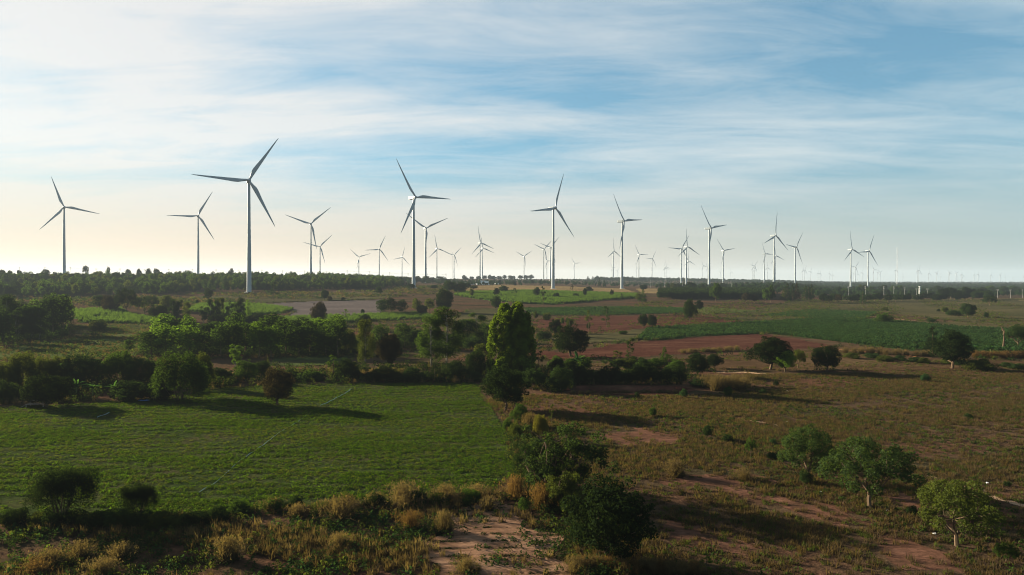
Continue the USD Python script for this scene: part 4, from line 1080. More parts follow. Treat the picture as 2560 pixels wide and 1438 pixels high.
 ('bush', 1932, 1148, 18, 32, 'deep', 'low leafy shrub left of the orchard trees'),
 ('bush', 2280, 1286, 22, 32, 'deep', 'low shrub between the two right orchard trees'),
 ('bush', 2517, 1215, 12, 20, 'deep', 'low dark shrub beyond the thin crowned tree'),
 ('spread', 2515, 1405, 48, 56, 'green', 'light green sapling in the lower right corner'),
 ('sparse', 1765, 1432, 46, 56, 'bright', 'fresh green feathery sapling at the bottom edge'),
 ('bush', 2420, 1045, 12, 22, 'deep', 'small shrub in the middle of the dry right meadow'),
 ('bush', 2250, 1168, 12, 24, 'dark', 'small dark shrub behind the largest orchard tree'),
 # left middle distance
 ('forest', 248, 776, 42, 34, 'deep', 'dull tree at the left of the clump beyond the green field'),
 ('round', 276, 781, 43, 46, 'brown', 'dark rounded tree in the clump beyond the green field'),
 ('spread', 316, 783, 64, 56, 'dark', 'tallest layered dark tree in the clump beyond the green field'),
 ('forest', 345, 776, 36, 32, 'deep', 'tree right of the tallest layered dark one'),
 ('sparse', 362, 796, 54, 26, 'dark', 'narrow tree with leafy foot right of the layered one'),
 ('round', 396, 801, 38, 52, 'dark', 'dark domed tree in the left middle distance'),
 ('spread', 378, 772, 34, 44, 'deep', 'flat topped tree behind the narrow one'),
 ('round', 420, 778, 38, 40, 'olive', 'olive rounded tree behind the dark domed one'),
 ('airy', 433, 806, 57, 26, 'deep', 'left one of three upright trees right of the dark dome'),
 ('airy', 447, 806, 57, 28, 'deep', 'middle one of three upright trees right of the dark dome'),
 ('airy', 466, 804, 50, 24, 'olive', 'right one of three upright trees right of the dark dome'),
 ('bush', 245, 826, 28, 48, 'olive', 'rounded shrub before the bright green left field'),
 ('round', 493, 760, 11, 9, 'dark', 'tiny round tree on the left meadow edge'),
 ('cone', 620, 800, 54, 24, 'bright', 'lit upright tree at the right end of the upper row'),
 ('sparse', 684, 750, 46, 28, 'dark', 'bare trunked tree right of the tallest turbine foot'),
 ('forest', 567, 732, 30, 20, 'dark', 'dark tree at the plantation edge left of the tallest turbine'),
 ('forest', 520, 755, 34, 26, 'dark', 'dark bushy tree on the meadow left of the tallest turbine'),
 ('round', 812, 750, 26, 22, 'deep', 'bush on the scrubby meadow above the grey field'),
 ('bush', 824, 752, 12, 16, 'brown', 'small brownish bush beside the meadow bush'),
 ('round', 858, 752, 9, 12, 'deep', 'small bush farther right on the scrubby meadow'),
 ('round', 948, 738, 22, 18, 'deep', 'rounded tree at the right end of the plantation'),
 ('round', 450, 726, 30, 22, 'dark', 'dark tree standing before the left plantation'),
 # skyline trees
 ('spread', 214, 690, 27, 16, 'dark', 'tall skyline tree right of the leftmost turbine'),
 ('spread', 271, 689, 23, 9, 'dark', 'thin skyline tree with a high crown'),
 ('round', 320, 691, 17, 16, 'dark', 'low rounded skyline tree between the thin one and the boxy one'),
 ('round', 348, 692, 19, 13, 'dark', 'boxy dark skyline tree'),
 ('round', 371, 692, 20, 15, 'dark', 'left tree of the skyline pair'),
 ('round', 391, 692, 21, 16, 'dark', 'right tree of the skyline pair'),
 ('round', 6, 690, 16, 16, 'dark', 'skyline tree at the left edge'),
 ('round', 48, 690, 15, 12, 'dark', 'skyline tree below the first power pole'),
 ('round', 115, 690, 17, 20, 'dark', 'broad skyline tree left of the leftmost turbine'),
 ('round', 578, 694, 22, 13, 'dark', 'skyline tree left of the tallest turbine'),
 ('round', 642, 696, 17, 17, 'dark', 'rounded skyline tree right of the tallest turbine'),
 ('spread', 945, 0, 0, 0, '', ''),
]
PLANTS = [p for p in PLANTS if p[3]]
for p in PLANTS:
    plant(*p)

ORD = ['', 'second ', 'third ', 'fourth ', 'fifth ', 'sixth ', 'seventh ', 'eighth ', 'ninth ', 'tenth ', 'eleventh ', 'twelfth ', 'thirteenth ', 'fourteenth ']
def place(label, k, n):
    """Says which one of a row is meant, counted from the nearer end."""
    if k == 0 or k == n - 1:
        return label + (', leftmost' if k == 0 else ', rightmost')
    if k < n / 2:
        return f'{label}, {ORD[k]}from left'
    return f'{label}, {ORD[n - 1 - k]}from right'

def row(kind, spots, tone, label, group, h, w, seed, jit=0.2, name=None):
    r = random.Random(seed)
    spots = sorted(spots)
    for i, (px, base) in enumerate(spots):
        k = r.choice(kind) if isinstance(kind, (list, tuple)) else kind
        t = r.choice(tone) if isinstance(tone, (list, tuple)) else tone
        plant(k, px, base, h * r.uniform(1 - jit, 1 + jit), w * r.uniform(1 - jit, 1 + jit), t, place(label, i, len(spots)), group, name=name)

def spots(a, b, n, seed, jx=6, jy=3):
    r = random.Random(seed)
    return [(a[0] + (b[0] - a[0]) * (k + .5) / n + r.uniform(-jx, jx), a[1] + (b[1] - a[1]) * (k + .5) / n + r.uniform(-jy, jy)) for k in range(n)]

row(['airy', 'forest'], spots((-60, 862), (165, 838), 12, 1, 5, 6), ['green', 'green', 'deep'], 'tall lit tree in the dense stand at the left edge', 'trees of the left stand', 92, 56, 11)
row('forest', spots((-60, 832), (178, 815), 12, 2, 5, 4), ['green', 'deep'], 'dark tree at the back of the dense stand at the left edge', 'back trees of the left stand', 76, 40, 12)
row('forest', spots((365, 892), (860, 890), 15, 3, 6, 4), ['bright', 'green', 'green'], 'leafy tree in the front row of the long tree belt', 'front row of the tree belt', 80, 64, 13)
row('forest', spots((395, 868), (850, 870), 13, 4, 8, 5), ['bright', 'green', 'green', 'deep'], 'leafy tree in the back row of the long tree belt', 'back row of the tree belt', 76, 62, 14)
plant('forest', 672, 872, 90, 92, 'green', 'largest bushy tree standing above the long tree belt')
plant('forest', 738, 866, 66, 56, 'dark', 'dark tall tree in the long tree belt right of the largest')
row('airy', spots((500, 806), (612, 806), 7, 5, 4, 3), ['deep', 'green', 'olive'], 'upright tree in the short upper row behind the tree belt', 'upper row of trees', 52, 24, 15)
row('round', spots((520, 815), (700, 815), 6, 6, 6, 3), ['deep', 'dark', 'brown'], 'low dark tree behind the long tree belt', 'low trees behind the belt', 32, 44, 16)
row(['round', 'bush'], spots((1440, 962), (1700, 958), 11, 7, 8, 2), 'dark', 'dark bush on the far bank of the pond', 'bushes on the pond bank', 42, 46, 17)
row(['round', 'bush', 'sparse'], spots((1380, 930), (1700, 925), 9, 8, 10, 5), ['deep', 'green', 'olive'], 'green bush behind the dark pond bank bushes', 'bushes behind the pond bank', 34, 46, 18)
row(['round', 'forest'], spots((2050, 757), (2480, 750), 24, 9, 6, 2), ['dark', 'deep'], 'dark tree in the long line behind the wide brownish field', 'dark tree line on the right', 21, 26, 19)
row('round', spots((2350, 748), (2475, 747), 7, 10, 3, 1), 'dark', 'tall dark tree at the right end of the far tree line', 'taller dark trees far right', 24, 28, 20)
row(['round', 'forest'], spots((2060, 738), (2560, 736), 22, 21, 8, 4), ['deep', 'cassava', 'green'], 'hazy tree in the second line beyond the far right tree line', 'second hazy tree line', 18, 24, 21)
row('round', spots((1150, 701), (1330, 699), 14, 22, 5, 1), 'dark', 'small dark tree on the ridge behind the white building', 'ridge trees behind the building', 10, 15, 22)
row(['round', 'cone'], spots((1460, 702), (1640, 705), 14, 23, 4, 1), 'dark', 'small dark tree on the ridge right of the central turbine', 'ridge trees right of centre', 11, 14, 23)
row(['forest', 'round'], spots((975, 706), (1120, 708), 9, 24, 5, 3), ['deep', 'dark'], 'dark tree at the right foot of the left plantation', 'trees at the plantation end', 17, 24, 24)
row('bush', spots((2120, 893), (2560, 925), 14, 25, 20, 3), ['deep', 'olive'], 'low weedy bush along the meadow edge on the right', 'weedy bushes at the right meadow edge', 14, 40, 25)
row('bush', spots((700, 950), (1200, 952), 12, 26, 10, 2), ['dark', 'deep'], 'low dark bush along the back edge of the near field', 'low hedge bushes', 24, 48, 26)
row('round', spots((420, 694), (560, 697), 12, 27, 4, 1), 'dark', 'dark skyline tree left of the tallest turbine', 'skyline trees on the left ridge', 11, 14, 27)
row('bush', spots((30, 1320), (560, 1310), 12, 28, 16, 8), ['dark', 'deep', 'olive'], 'dark scrub bush along the lower edge of the near field', 'scrub at the near field edge', 40, 76, 28)
row('bush', spots((560, 1285), (1200, 1262), 9, 29, 24, 8), ['olive', 'deep', 'green'], 'weedy bush among dry grass below the near field', 'weedy bushes below the near field', 38, 62, 29)

row(['sparse', 'round', 'spread'], spots((1120, 735), (1640, 752), 11, 41, 18, 7), ['deep', 'dark', 'olive'], 'small dark tree scattered about the cane field', 'trees about the cane field', 17, 15, 41, .4)
row(['round', 'bush', 'sparse'], spots((1000, 728), (1200, 722), 9, 42, 9, 4), ['deep', 'olive', 'dark'], 'scrubby tree on the slope before the white building', 'scrub trees before the white building', 13, 20, 42, .4)
row(['round', 'bush', 'sparse'], spots((1340, 795), (1560, 835), 9, 43, 14, 7), ['deep', 'olive', 'green'], 'small tree among the red fields', 'small trees among the red fields', 18, 18, 43, .45)
# --- the two dead or bare trees
def bare_tree(px, base, h, label):
    p = at(px, base); m = p[1] / F; H = h * m
    rng = np.random.RandomState(5)
    t = thing('bare_tree', label, 'tree', p)
    part('trunk', merge([limb((0, 0, -.2), (0.2, 0, H * .7), .32, .2, rng, .03), limb((0.2, 0, H * .7), (-.9, .2, H), .18, .06, rng, .05)]), BARK, t)
    for k in range(3):
        part('branch', limb((0.1, 0, H * (.5 + .1 * k)), (rng.normal(0, 1.2), rng.normal(0, 1), H * (.75 + .08 * k)), .09, .03, rng), BARK, t)
bare_tree(2508, 872, 62, 'bare grey tree trunk near the right edge')

# --- banana plants
def banana(px, base, h, label, seed, nleaf=9, tone='banana'):
    p = at(px, base); m = p[1] / F; H = h * m
    rng = np.random.RandomState(seed)
    t = thing('banana_plant', label, 'banana plant', p, group=None)
    part('stem', limb((0, 0, -.2), (rng.normal(0, .1), 0, H * .52), .17, .10, rng, .02), GREENSTEM, t)
    for k in range(nleaf):
        v, f = banana_leaf(H * rng.uniform(.48, .62), H * .15, math.radians(rng.uniform(28, 84)), k * 2.4 + rng.uniform(-.3, .3), rng)
        part('leaf', (v + [0, 0, H * .5], f), LEAF[tone], t, smooth=True)
GREENSTEM = noise_mat('banana_stem', [(0.05, 0.06, 0.02), (0.10, 0.10, 0.04)], scale=2)
banana(190, 996, 54, 'left one of three pale banana plants beside the dark domed tree', 1)
banana(232, 998, 52, 'middle one of three pale banana plants beside the dark domed tree', 2)
banana(285, 1000, 54, 'right one of three pale banana plants beside the dark domed tree', 3)
banana(18, 1000, 46, 'banana plant at the left edge', 4)
banana(1443, 936, 62, 'large leaved banana plant above the left end of the pond', 5, 13)
banana(2440, 890, 34, 'left one of three banana plants right of the big dark round tree', 6)
banana(2476, 890, 34, 'middle one of three banana plants right of the big dark round tree', 7)
banana(2532, 892, 28, 'banana plant nearest the right edge', 8)

# --- dry grass clumps
def grass_class(variant, tone):
    k = ('grass', variant, tone)
    if k not in _protos:
        c = class_prim('grass_clump_shape')
        g = shape_grass(np.random.RandomState(400 + variant), 330, 2.2, 0.42 + .08 * variant)
        part('stalks', g['stalks'], LEAF['straw' if tone != 'rust' else 'rust'], c); part('plumes', g['plumes'], LEAF[tone], c)
        _protos[k] = c
    return _protos[k]
def clump(px, base, h, w, label, tone='straw', group=None):
    global _nth
    _nth += 1
    p = at(px, base); m = p[1] / F
    r = random.Random(_nth * 31)
    copy_of(grass_class(r.randrange(3), tone), 'dry_grass_clump', label, 'dry grass', p, r.uniform(0, 360), (w * m / 2.2, w * m / 2.2, h * m / 2.0), group)
for row_ in [
 (572, 1400, 62, 82, 'pale golden grass clump standing alone at the lower left'),
 (1027, 1322, 46, 58, 'round rusty grass clump left of the bare furrowed soil', 'rust'),
 (1112, 1330, 52, 64, 'feathery grass clump at the left edge of the bare furrowed soil'),
 (852, 1296, 56, 86, 'leaning golden grass clump below the near field'),
 (1012, 1262, 56, 96, 'wide golden grass clump at the lower corner of the near field'),
 (1112, 1258, 48, 76, 'golden grass clump right of the wide one below the field'),
 (1190, 1250, 42, 60, 'smaller golden grass clump near the hedge corner'),
 (1290, 1246, 56, 66, 'tall rusty grass clump at the hedge corner', 'rust'),
 (1352, 1274, 70, 62, 'tall rusty grass behind the leafy corner shrub', 'rust'),
 (1322, 1078, 46, 40, 'pale dry grass beside the yellow bamboo'),
 (848, 1372, 42, 46, 'small golden clump among weeds in front'),
 (120, 1412, 40, 70, 'greyish clump second from the left corner'),
 (200, 1400, 46, 84, 'greyish grass clump at the lower left corner'),
 (300, 1400, 44, 74, 'greyish grass clump right of the corner one'),
 (255, 1436, 42, 76, 'grey gold clump at the bottom edge left'),
 (90, 1436, 36, 80, 'reddish dry clump in the bottom left corner', 'rust'),
 (1440, 1436, 50, 60, 'dry grass at the foot of the big dense dark bush'),
 (1790, 1436, 0, 0, ''),
 (1165, 1432, 40, 60, 'dry tuft at the bottom edge left of the bare soil'),
 (1690, 1190, 40, 70, 'dry grass patch right of the straggly shrub'),
 (1860, 1200, 30, 50, 'golden tuft before the leftmost orchard tree'),
 (2290, 1205, 0, 0, ''),
]:
    if row_[2]:
        clump(*row_)
for k, (px, b) in enumerate(sorted(spots((1770, 975), (1876, 972), 9, 31, 4, 6))):
    clump(px, b, 36, 34, place('tall dry reed clump in the golden thicket right of the pond', k, 9), group='golden thicket right of the pond')
for k, (px, b) in enumerate(sorted(spots((1430, 985), (1700, 984), 16, 32, 6, 1))):
    clump(px, b, 9, 20, place('low dry tuft along the near rim of the pond', k, 16), group='tufts on the pond rim')
for k, (px, b) in enumerate(sorted(spots((1700, 884), (1850, 876), 10, 33, 5, 1))):
    clump(px, b, 12, 20, place('dry tuft on the bank below the dark red field', k, 10), group='tufts below the red field')
for k, (px, b) in enumerate(sorted(spots((2105, 882), (2330, 892), 13, 34, 7, 2))):
    clump(px, b, 16, 20, place('dry tuft on the bank before the cassava field', k, 13), group='tufts before the cassava')
for k, (px, b) in enumerate(sorted(spots((2430, 893), (2560, 895), 8, 35, 6, 2))):
    clump(px, b, 18, 26, place('brown dry tuft under the right banana plants', k, 8), 'rust', 'tufts under the right bananas')
for k, (px, b) in enumerate(sorted(spots((880, 940), (1010, 935), 8, 36, 7, 4))):
    clump(px, b, 18, 28, place('pale dry tuft in the hedge behind the near field', k, 8), group='pale tufts in the hedge')
for k, (px, b) in enumerate(sorted(spots((640, 1290), (1230, 1262), 9, 37, 24, 12))):
    clump(px, b, 34, 50, place('straw coloured tuft along the lower edge of the near field', k, 9), group='straw tufts below the near field')
for k, (px, b) in enumerate(sorted(spots((1440, 1425), (1760, 1437), 14, 38, 10, 4))):
    clump(px, b, 36, 44, place('straw tuft around the foot of the big dark bush', k, 14), 'rust' if k % 3 == 0 else 'straw', 'straw tufts under the big dark bush')

# ------------------------------------------------------------------ ground cover nobody could count
def scatter(name, label, cat, pos, protos, smin, smax, seed, zs=None):
    """pos: n x 3; protos: [(name, mesh, material)]"""
    r = np.random.RandomState(seed)
    n = len(pos)
    pi = UsdGeom.PointInstancer.Define(stage, numbered(name))
    prim = tag(pi.GetPrim(), label, cat, kind='stuff')
    for nm, m, mt in protos:
        q = part(nm, m, mt, prim)
        pi.CreatePrototypesRel().AddTarget(q.GetPath())
    s = r.uniform(smin, smax, n)
    zsc = s * (r.uniform(*zs, n) if zs else 1)
    a = r.uniform(0, 2 * np.pi, n)
    pi.CreateProtoIndicesAttr(Vt.IntArray.FromNumpy(r.randint(0, len(protos), n).astype(np.int32)))
    pi.CreatePositionsAttr(Vt.Vec3fArray.FromNumpy(pos.astype(np.float32)))
    pi.CreateScalesAttr(Vt.Vec3fArray.FromNumpy(np.stack([s, s, zsc], 1).astype(np.float32)))
    pi.CreateOrientationsAttr(Vt.QuathArray([Gf.Quath(float(math.cos(x / 2)), 0.0, 0.0, float(math.sin(x / 2))) for x in a]))
    return prim

def fill(poly, spacing, seed, mask=None, jit=0.5, row_dir=None):
    r = np.random.RandomState(seed)
    x0, y0, x1, y1 = poly.bounds
    X, Y = np.meshgrid(np.arange(x0, x1, spacing), np.arange(y0, y1, spacing))
    x = X.ravel() + r.uniform(-jit, jit, X.size) * spacing
    y = Y.ravel() + r.uniform(-jit, jit, X.size) * spacing
    ok = shapely.contains_xy(poly, x, y)
    x, y = x[ok], y[ok]
    if mask is not None:
        k = r.uniform(size=len(x)) < mask(x, y)
        x, y = x[k], y[k]
    return np.stack([x, y, ground(x, y)], 1)

def clump_mesh(seed, n, H, W, leaf, aspect=0.6):
    rng = np.random.RandomState(seed)
    P = rng.normal(0, 1, (n, 3)); P /= np.linalg.norm(P, axis=1, keepdims=True)
    P[:, 2] = np.abs(P[:, 2])
    r = rng.uniform(.35, 1, (n, 1)) ** .6
    return leaf_quads(P * r * [W / 2, W / 2, H] + [0, 0, .03], P, leaf, rng, aspect, .35, .35)

def cane_mesh(seed, n=60, H=2.3, W=1.6):
    return blades(np.random.RandomState(seed), n, H, .35, .16, base=W / 2, seg=3)

def outline(poly):
    return poly.buffer(0)

crop_mask = lambda x, y: np.clip(0.66 + 0.22 * wob(x, y, 17, 51) + 0.36 * wob(x, y * 3.5, 9, 52), 0.12, 1)
fade = lambda x, y: np.clip(.5 + .55 * wob(x, y * 1.6, 34, 53) + .2 * wob(x, y * 3, 7, 54), 0.06, .94)
scatter('fading_crop', 'yellowing low crop plants in patches of the near left field', 'crop', fill(A_POLY, 0.5, 31, lambda x, y: crop_mask(x, y) * (1 - fade(x, y))),
        [('plant', clump_mesh(11 + k, 24, .22, .60, .13), LEAF[t]) for k, t in enumerate(('fading', 'crop', 'fading'))], .6, 1.3, 31)
scatter('crop_plants', 'low green crop plants covering the near left field', 'crop', fill(A_POLY.buffer(.5), 0.38, 1, lambda x, y: crop_mask(x, y) * fade(x, y)),
        [('plant', clump_mesh(1 + k, 24, .24, .60, .14), LEAF[t]) for k, t in enumerate(('crop', 'crop', 'green', 'crop', 'olive'))], .6, 1.5, 1)
CASS = FPOLY['ground of the long dark green cassava field']
scatter('cassava_plants', 'waist high dark green cassava plants in the long field', 'crop', fill(CASS, 1.25, 2, lambda x, y: np.clip(.80 + .32 * wob(x, y * 1.6, 45, 5), .08, 1)),
        [('plant', clump_mesh(20 + k, 30, 1.35, 1.7, .5), LEAF[t]) for k, t in enumerate(('cassava', 'cassava', 'deep'))], .7, 1.25, 2)
for lab, sp, sd in (('dark green crop strip behind the red ploughed field', 1.7, 3), ('green field with a pale path behind the cassava', 2.2, 4)):
    scatter('leafy_crop', 'leafy plants of the ' + lab, 'crop', fill(FPOLY[lab], sp, sd), [('plant', clump_mesh(30 + sd + k, 26, 1.1, 2.0, .55), LEAF['cassava']) for k in range(2)], .6, 1.2, sd)
CANE = ['ground of the bright green cane field in the middle distance', 'bright green strip left of the grey field', 'bright green strip in front of the grey field', 'bright green field beside the left tree stand']
for k, lab in enumerate(CANE):
    scatter('cane', 'tall bright green cane over the ' + lab.replace('ground of the ', '').replace('bright green ', ''), 'crop', fill(FPOLY[lab], 1.9 if k == 0 else 1.6, 40 + k, lambda x, y: np.clip(.8 + .3 * wob(x, y, 45, 79), .25, 1)),
            [('cane', cane_mesh(50 + j), LEAF['cane']) for j in range(3)], .8, 1.2, 40 + k)

WORN_ALL = shapely.union_all([v for k, v in FPOLY.items() if 'earth' in k])
tuft = lambda s, n=26, h=.5: blades(np.random.RandomState(s), n, h, .7, .05, base=.28, seg=2)
MEADOW = world_poly([(1215, 1000), (1330, 985), (1440, 990), (1700, 988), (1790, 985), (1880, 960), (1860, 936), (2060, 934), (2800, 935), (2800, 1560), (1530, 1560), (1440, 1330), (1330, 1210), (1290, 1090)])
scatter('meadow_grass', 'short dry grass over the right hand meadow', 'grass', fill(MEADOW, .50, 5, lambda x, y: np.where(shapely.contains_xy(WORN_ALL, x, y), .25, 1) * np.clip(.55 + .36 * wob(x, y, 26, 61) + .25 * wob(x, y * 2, 8, 62), 0.16, 1)),
        [('tuft', tuft(70), LEAF['drygrass']), ('tuft', tuft(71), LEAF['drygrass']), ('tuft', tuft(72, 26, .42), LEAF['olive'])], .6, 1.5, 5)
scatter('meadow_weeds', 'low green weeds in patches over the right hand meadow', 'weeds', fill(MEADOW, 1.0, 6, lambda x, y: np.where(shapely.contains_xy(WORN_ALL, x, y), .15, 1) * np.clip(.22 + .5 * wob(x, y, 31, 63), 0, .9)),
        [('weed', clump_mesh(80 + k, 22, .3, .8, .2), LEAF[t]) for k, t in enumerate(('deep', 'olive', 'green'))], .5, 1.3, 6)
FRONT = world_poly([(-420, 1312), (0, 1312), (380, 1304), (600, 1280), (1000, 1260), (1240, 1228), (1300, 1235), (1330, 1300), (1400, 1360), (1470, 1440), (1480, 1600), (-420, 1600)])
BARE = world_poly(C_PX)
off_bare = lambda x, y: np.where(shapely.contains_xy(BARE, x, y), 0.28, 1.0)
scatter('foreground_weeds', 'tangled green weeds across the foreground', 'weeds', fill(FRONT, .55, 7, lambda x, y: off_bare(x, y) * np.clip(.6 + .4 * wob(x, y, 9, 64), .1, 1)),
        [('weed', clump_mesh(90 + k, 30, .55, .9, .2), LEAF[t]) for k, t in enumerate(('deep', 'olive', 'deep', 'cassava'))], .5, 1.4, 7)
scatter('foreground_straw', 'dry straw tufts between the foreground weeds', 'grass', fill(FRONT, .62, 8, lambda x, y: off_bare(x, y) * np.clip(.45 + .45 * wob(x, y, 11, 65), 0, 1)),
        [('tuft', tuft(100 + k, 34, .9), LEAF[t]) for k, t in enumerate(('drygrass', 'straw', 'drygrass'))], .6, 1.4, 8)
def furrow_lines(seed):
    r = np.random.RandomState(seed)
    x0, y0, x1, y1 = BARE.bounds
    out = []
    for k in range(int((y0 - .1 * x1) / 1.7) - 2, int((y1 - .1 * x0) / 1.7) + 3):
        x = r.uniform(x0, x1, 130)
        y = (k + .5) * 1.7 + 0.10 * x - 0.30 * np.sin(x / 2.3) + r.normal(0, .09, 130)
        out.append(np.stack([x, y], 1))
    o = np.vstack(out)
    o = o[shapely.contains_xy(BARE.buffer(.6), o[:, 0], o[:, 1]) & (r.uniform(size=len(o)) < np.clip(.5 + .5 * wob(o[:, 0], o[:, 1], 5, 78), .05, 1))]
    return np.column_stack([o, ground(o[:, 0], o[:, 1]) + .02])
scatter('furrow_weeds', 'thin weeds along the furrows of the bare soil', 'weeds', furrow_lines(28), [('weed', clump_mesh(250 + k, 16, .16, .42, .11), LEAF[t]) for k, t in enumerate(('dark', 'deep', 'brown'))], .5, 1.3, 28)
HEDGE = world_poly([(1262, 1075), (1310, 1060), (1400, 1190), (1470, 1290), (1560, 1410), (1600, 1500), (1470, 1500), (1400, 1350), (1330, 1290), (1285, 1200)])
scatter('hedge_undergrowth', 'tall dry undergrowth along the hedge line', 'grass', fill(HEDGE, .6, 9, lambda x, y: np.clip(.6 + .3 * wob(x, y, 7, 66), 0, 1)),
        [('tuft', tuft(111, 40, 1.0), LEAF['drygrass'])] + [('weed', clump_mesh(112 + k, 46, 1.2, 1.3, .24), LEAF[t]) for k, t in enumerate(('deep', 'dark', 'olive', 'deep'))], .6, 1.3, 9)
BACK = world_poly([(500, 945), (760, 925), (1200, 915), (1420, 930), (1760, 945), (1700, 962), (1440, 965), (1400, 985), (1200, 958), (720, 962), (520, 975), (330, 1004), (0, 1016), (-300, 1025), (-300, 950), (200, 960)])
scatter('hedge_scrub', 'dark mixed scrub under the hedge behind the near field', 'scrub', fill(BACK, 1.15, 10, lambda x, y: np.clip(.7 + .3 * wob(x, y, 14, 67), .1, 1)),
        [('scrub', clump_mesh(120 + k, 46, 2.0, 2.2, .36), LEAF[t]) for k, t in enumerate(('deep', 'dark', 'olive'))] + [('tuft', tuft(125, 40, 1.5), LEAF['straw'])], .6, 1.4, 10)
MID = world_poly([(-300, 900), (0, 862), (350, 815), (640, 800), (900, 800), (1200, 800), (1340, 800), (1440, 870), (1220, 900), (900, 895), (500, 900), (200, 940), (-300, 950)])
scatter('field_scrub', 'rough grass and scrub between the tree belt and the terraces', 'scrub', fill(MID, 2.0, 11, lambda x, y: np.clip(.42 + .4 * wob(x, y, 30, 68), 0, 1)),
        [('scrub', clump_mesh(130, 26, .7, 1.8, .4), LEAF['olive']), ('scrub', clump_mesh(131, 26, .9, 1.8, .4), LEAF['deep']), ('tuft', tuft(132, 30, 1.2), LEAF['drygrass'])], .6, 1.4, 11)
RIGHT = world_poly([(1440, 915), (1700, 898), (2050, 873), (2330, 890), (2800, 905), (2800, 935), (1860, 934), (1700, 930)])
scatter('stubble', 'dry stubble and weeds on the brown plots to the right', 'grass', fill(RIGHT, 1.1, 12, lambda x, y: np.clip(.4 + .4 * wob(x, y, 22, 69), 0, 1)),
        [('tuft', tuft(140, 24, .5), LEAF['drygrass']), ('tuft', tuft(141, 24, .6), LEAF['drygrass']), ('weed', clump_mesh(142, 20, .4, .9, .25), LEAF['olive'])], .6, 1.3, 12)
FARMID = world_poly([(1340, 800), (1640, 752), (1900, 750), (2800, 746), (2800, 830), (2400, 815), (2060, 795), (1740, 812), (1640, 820)])
scatter('far_stubble', 'sparse dry weeds over the farther fields', 'grass', fill(FARMID, 3.0, 13, lambda x, y: np.clip(.3 + .4 * wob(x, y, 60, 70), 0, 1)),
        [('weed', clump_mesh(150, 20, .5, 2.0, .5), LEAF['olive']), ('tuft', tuft(151, 26, .9), LEAF['drygrass'])], .7, 1.6, 13)
BELT = world_poly([(345, 893), (860, 892), (1010, 870), (1215, 868), (1215, 845), (1000, 845), (850, 858), (600, 858), (380, 866)])
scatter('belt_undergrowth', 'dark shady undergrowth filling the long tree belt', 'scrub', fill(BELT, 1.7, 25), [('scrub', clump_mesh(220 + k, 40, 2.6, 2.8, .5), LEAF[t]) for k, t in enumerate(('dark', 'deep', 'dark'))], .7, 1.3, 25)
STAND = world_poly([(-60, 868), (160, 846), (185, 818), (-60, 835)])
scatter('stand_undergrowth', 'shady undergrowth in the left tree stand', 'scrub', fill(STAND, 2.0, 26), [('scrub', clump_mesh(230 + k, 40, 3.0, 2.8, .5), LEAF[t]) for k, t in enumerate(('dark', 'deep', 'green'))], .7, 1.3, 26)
def forest_protos(tones, s0):
    return [('tree', merge([m for m in shape_forest(np.random.RandomState(s0 + k), 560, 9.0, 5.2, .85).values()]), LEAF[t]) for k, t in enumerate(tones)]
WOOD = world_poly([(-420, 702), (0, 702), (300, 700), (600, 699), (850, 700), (985, 703), (1010, 714), (950, 722), (700, 727), (640, 727), (480, 732), (300, 742), (0, 745), (-420, 745)])
scatter('plantation_wood', 'dense plantation wood covering the left hillside', 'woodland', fill(WOOD, 5.0, 14, lambda x, y: np.clip(.80 + .35 * wob(x, y, 90, 75), .12, 1)), forest_protos(('green', 'deep', 'olive', 'deep', 'dark', 'green'), 160), .42, 1.35, 14, (.6, 1.15))
RIDGE = world_poly([(-420, 694), (0, 694), (300, 693), (620, 695), (850, 697), (985, 700), (985, 704), (600, 700), (300, 697), (0, 698), (-420, 698)])
scatter('ridge_trees', 'uneven dark trees along the crest of the left ridge', 'woodland', fill(RIDGE, 7.5, 24, lambda x, y: np.clip(.35 + .55 * wob(x, y, 60, 76), 0, 1)), forest_protos(('deep', 'dark', 'green'), 165), .35, .95, 24, (.6, 1.1))
SCRUBHILL = world_poly([(0, 745), (300, 742), (480, 735), (640, 730), (960, 727), (1000, 714), (1150, 716), (1150, 729), (1125, 738), (980, 742), (640, 752), (480, 772), (200, 775), (0, 780), (-420, 785), (-420, 745)])
scatter('hill_scrub', 'grey green scrub at the foot of the plantation', 'scrub', fill(SCRUBHILL, 3.6, 15, lambda x, y: np.clip(.55 + .4 * wob(x, y, 60, 71), .05, 1)),
        [('scrub', clump_mesh(170 + k, 30, 1.6, 3.2, .7), LEAF[t]) for k, t in enumerate(('deep', 'olive', 'drygrass'))], .6, 1.4, 15)
for k_, lab_ in enumerate(('dull green strip below the bright green left field', 'low grassy terraces left of the tree belt')):
    scatter('terrace_grass', 'rough short grass over the ' + lab_.replace('low grassy ', ''), 'grass', fill(FPOLY[lab_], 1.25, 29 + k_, lambda x, y: np.clip(.55 + .4 * wob(x, y * 2.5, 22, 80), .05, 1)),
            [('tuft', clump_mesh(260, 22, .35, 1.2, .3), LEAF['olive']), ('tuft', clump_mesh(261, 22, .45, 1.2, .3), LEAF['green']), ('tuft', tuft(262, 26, .7), LEAF['drygrass'])], .6, 1.5, 29 + k_)
HEV = world_poly([(1648, 735), (1720, 732), (1915, 733), (1920, 748), (1790, 747), (1700, 748), (1650, 746)])
scatter('plantation_wood', 'dark even plantation hedge right of the cane field', 'woodland', fill(HEV, 3.6, 16), forest_protos(('dark', 'deep'), 180), .75, 1.0, 16)
SLOPE = world_poly([(1000, 700), (1200, 701), (1420, 702), (1640, 704), (1900, 707), (1900, 722), (1640, 720), (1400, 714), (1150, 716), (1000, 716)])
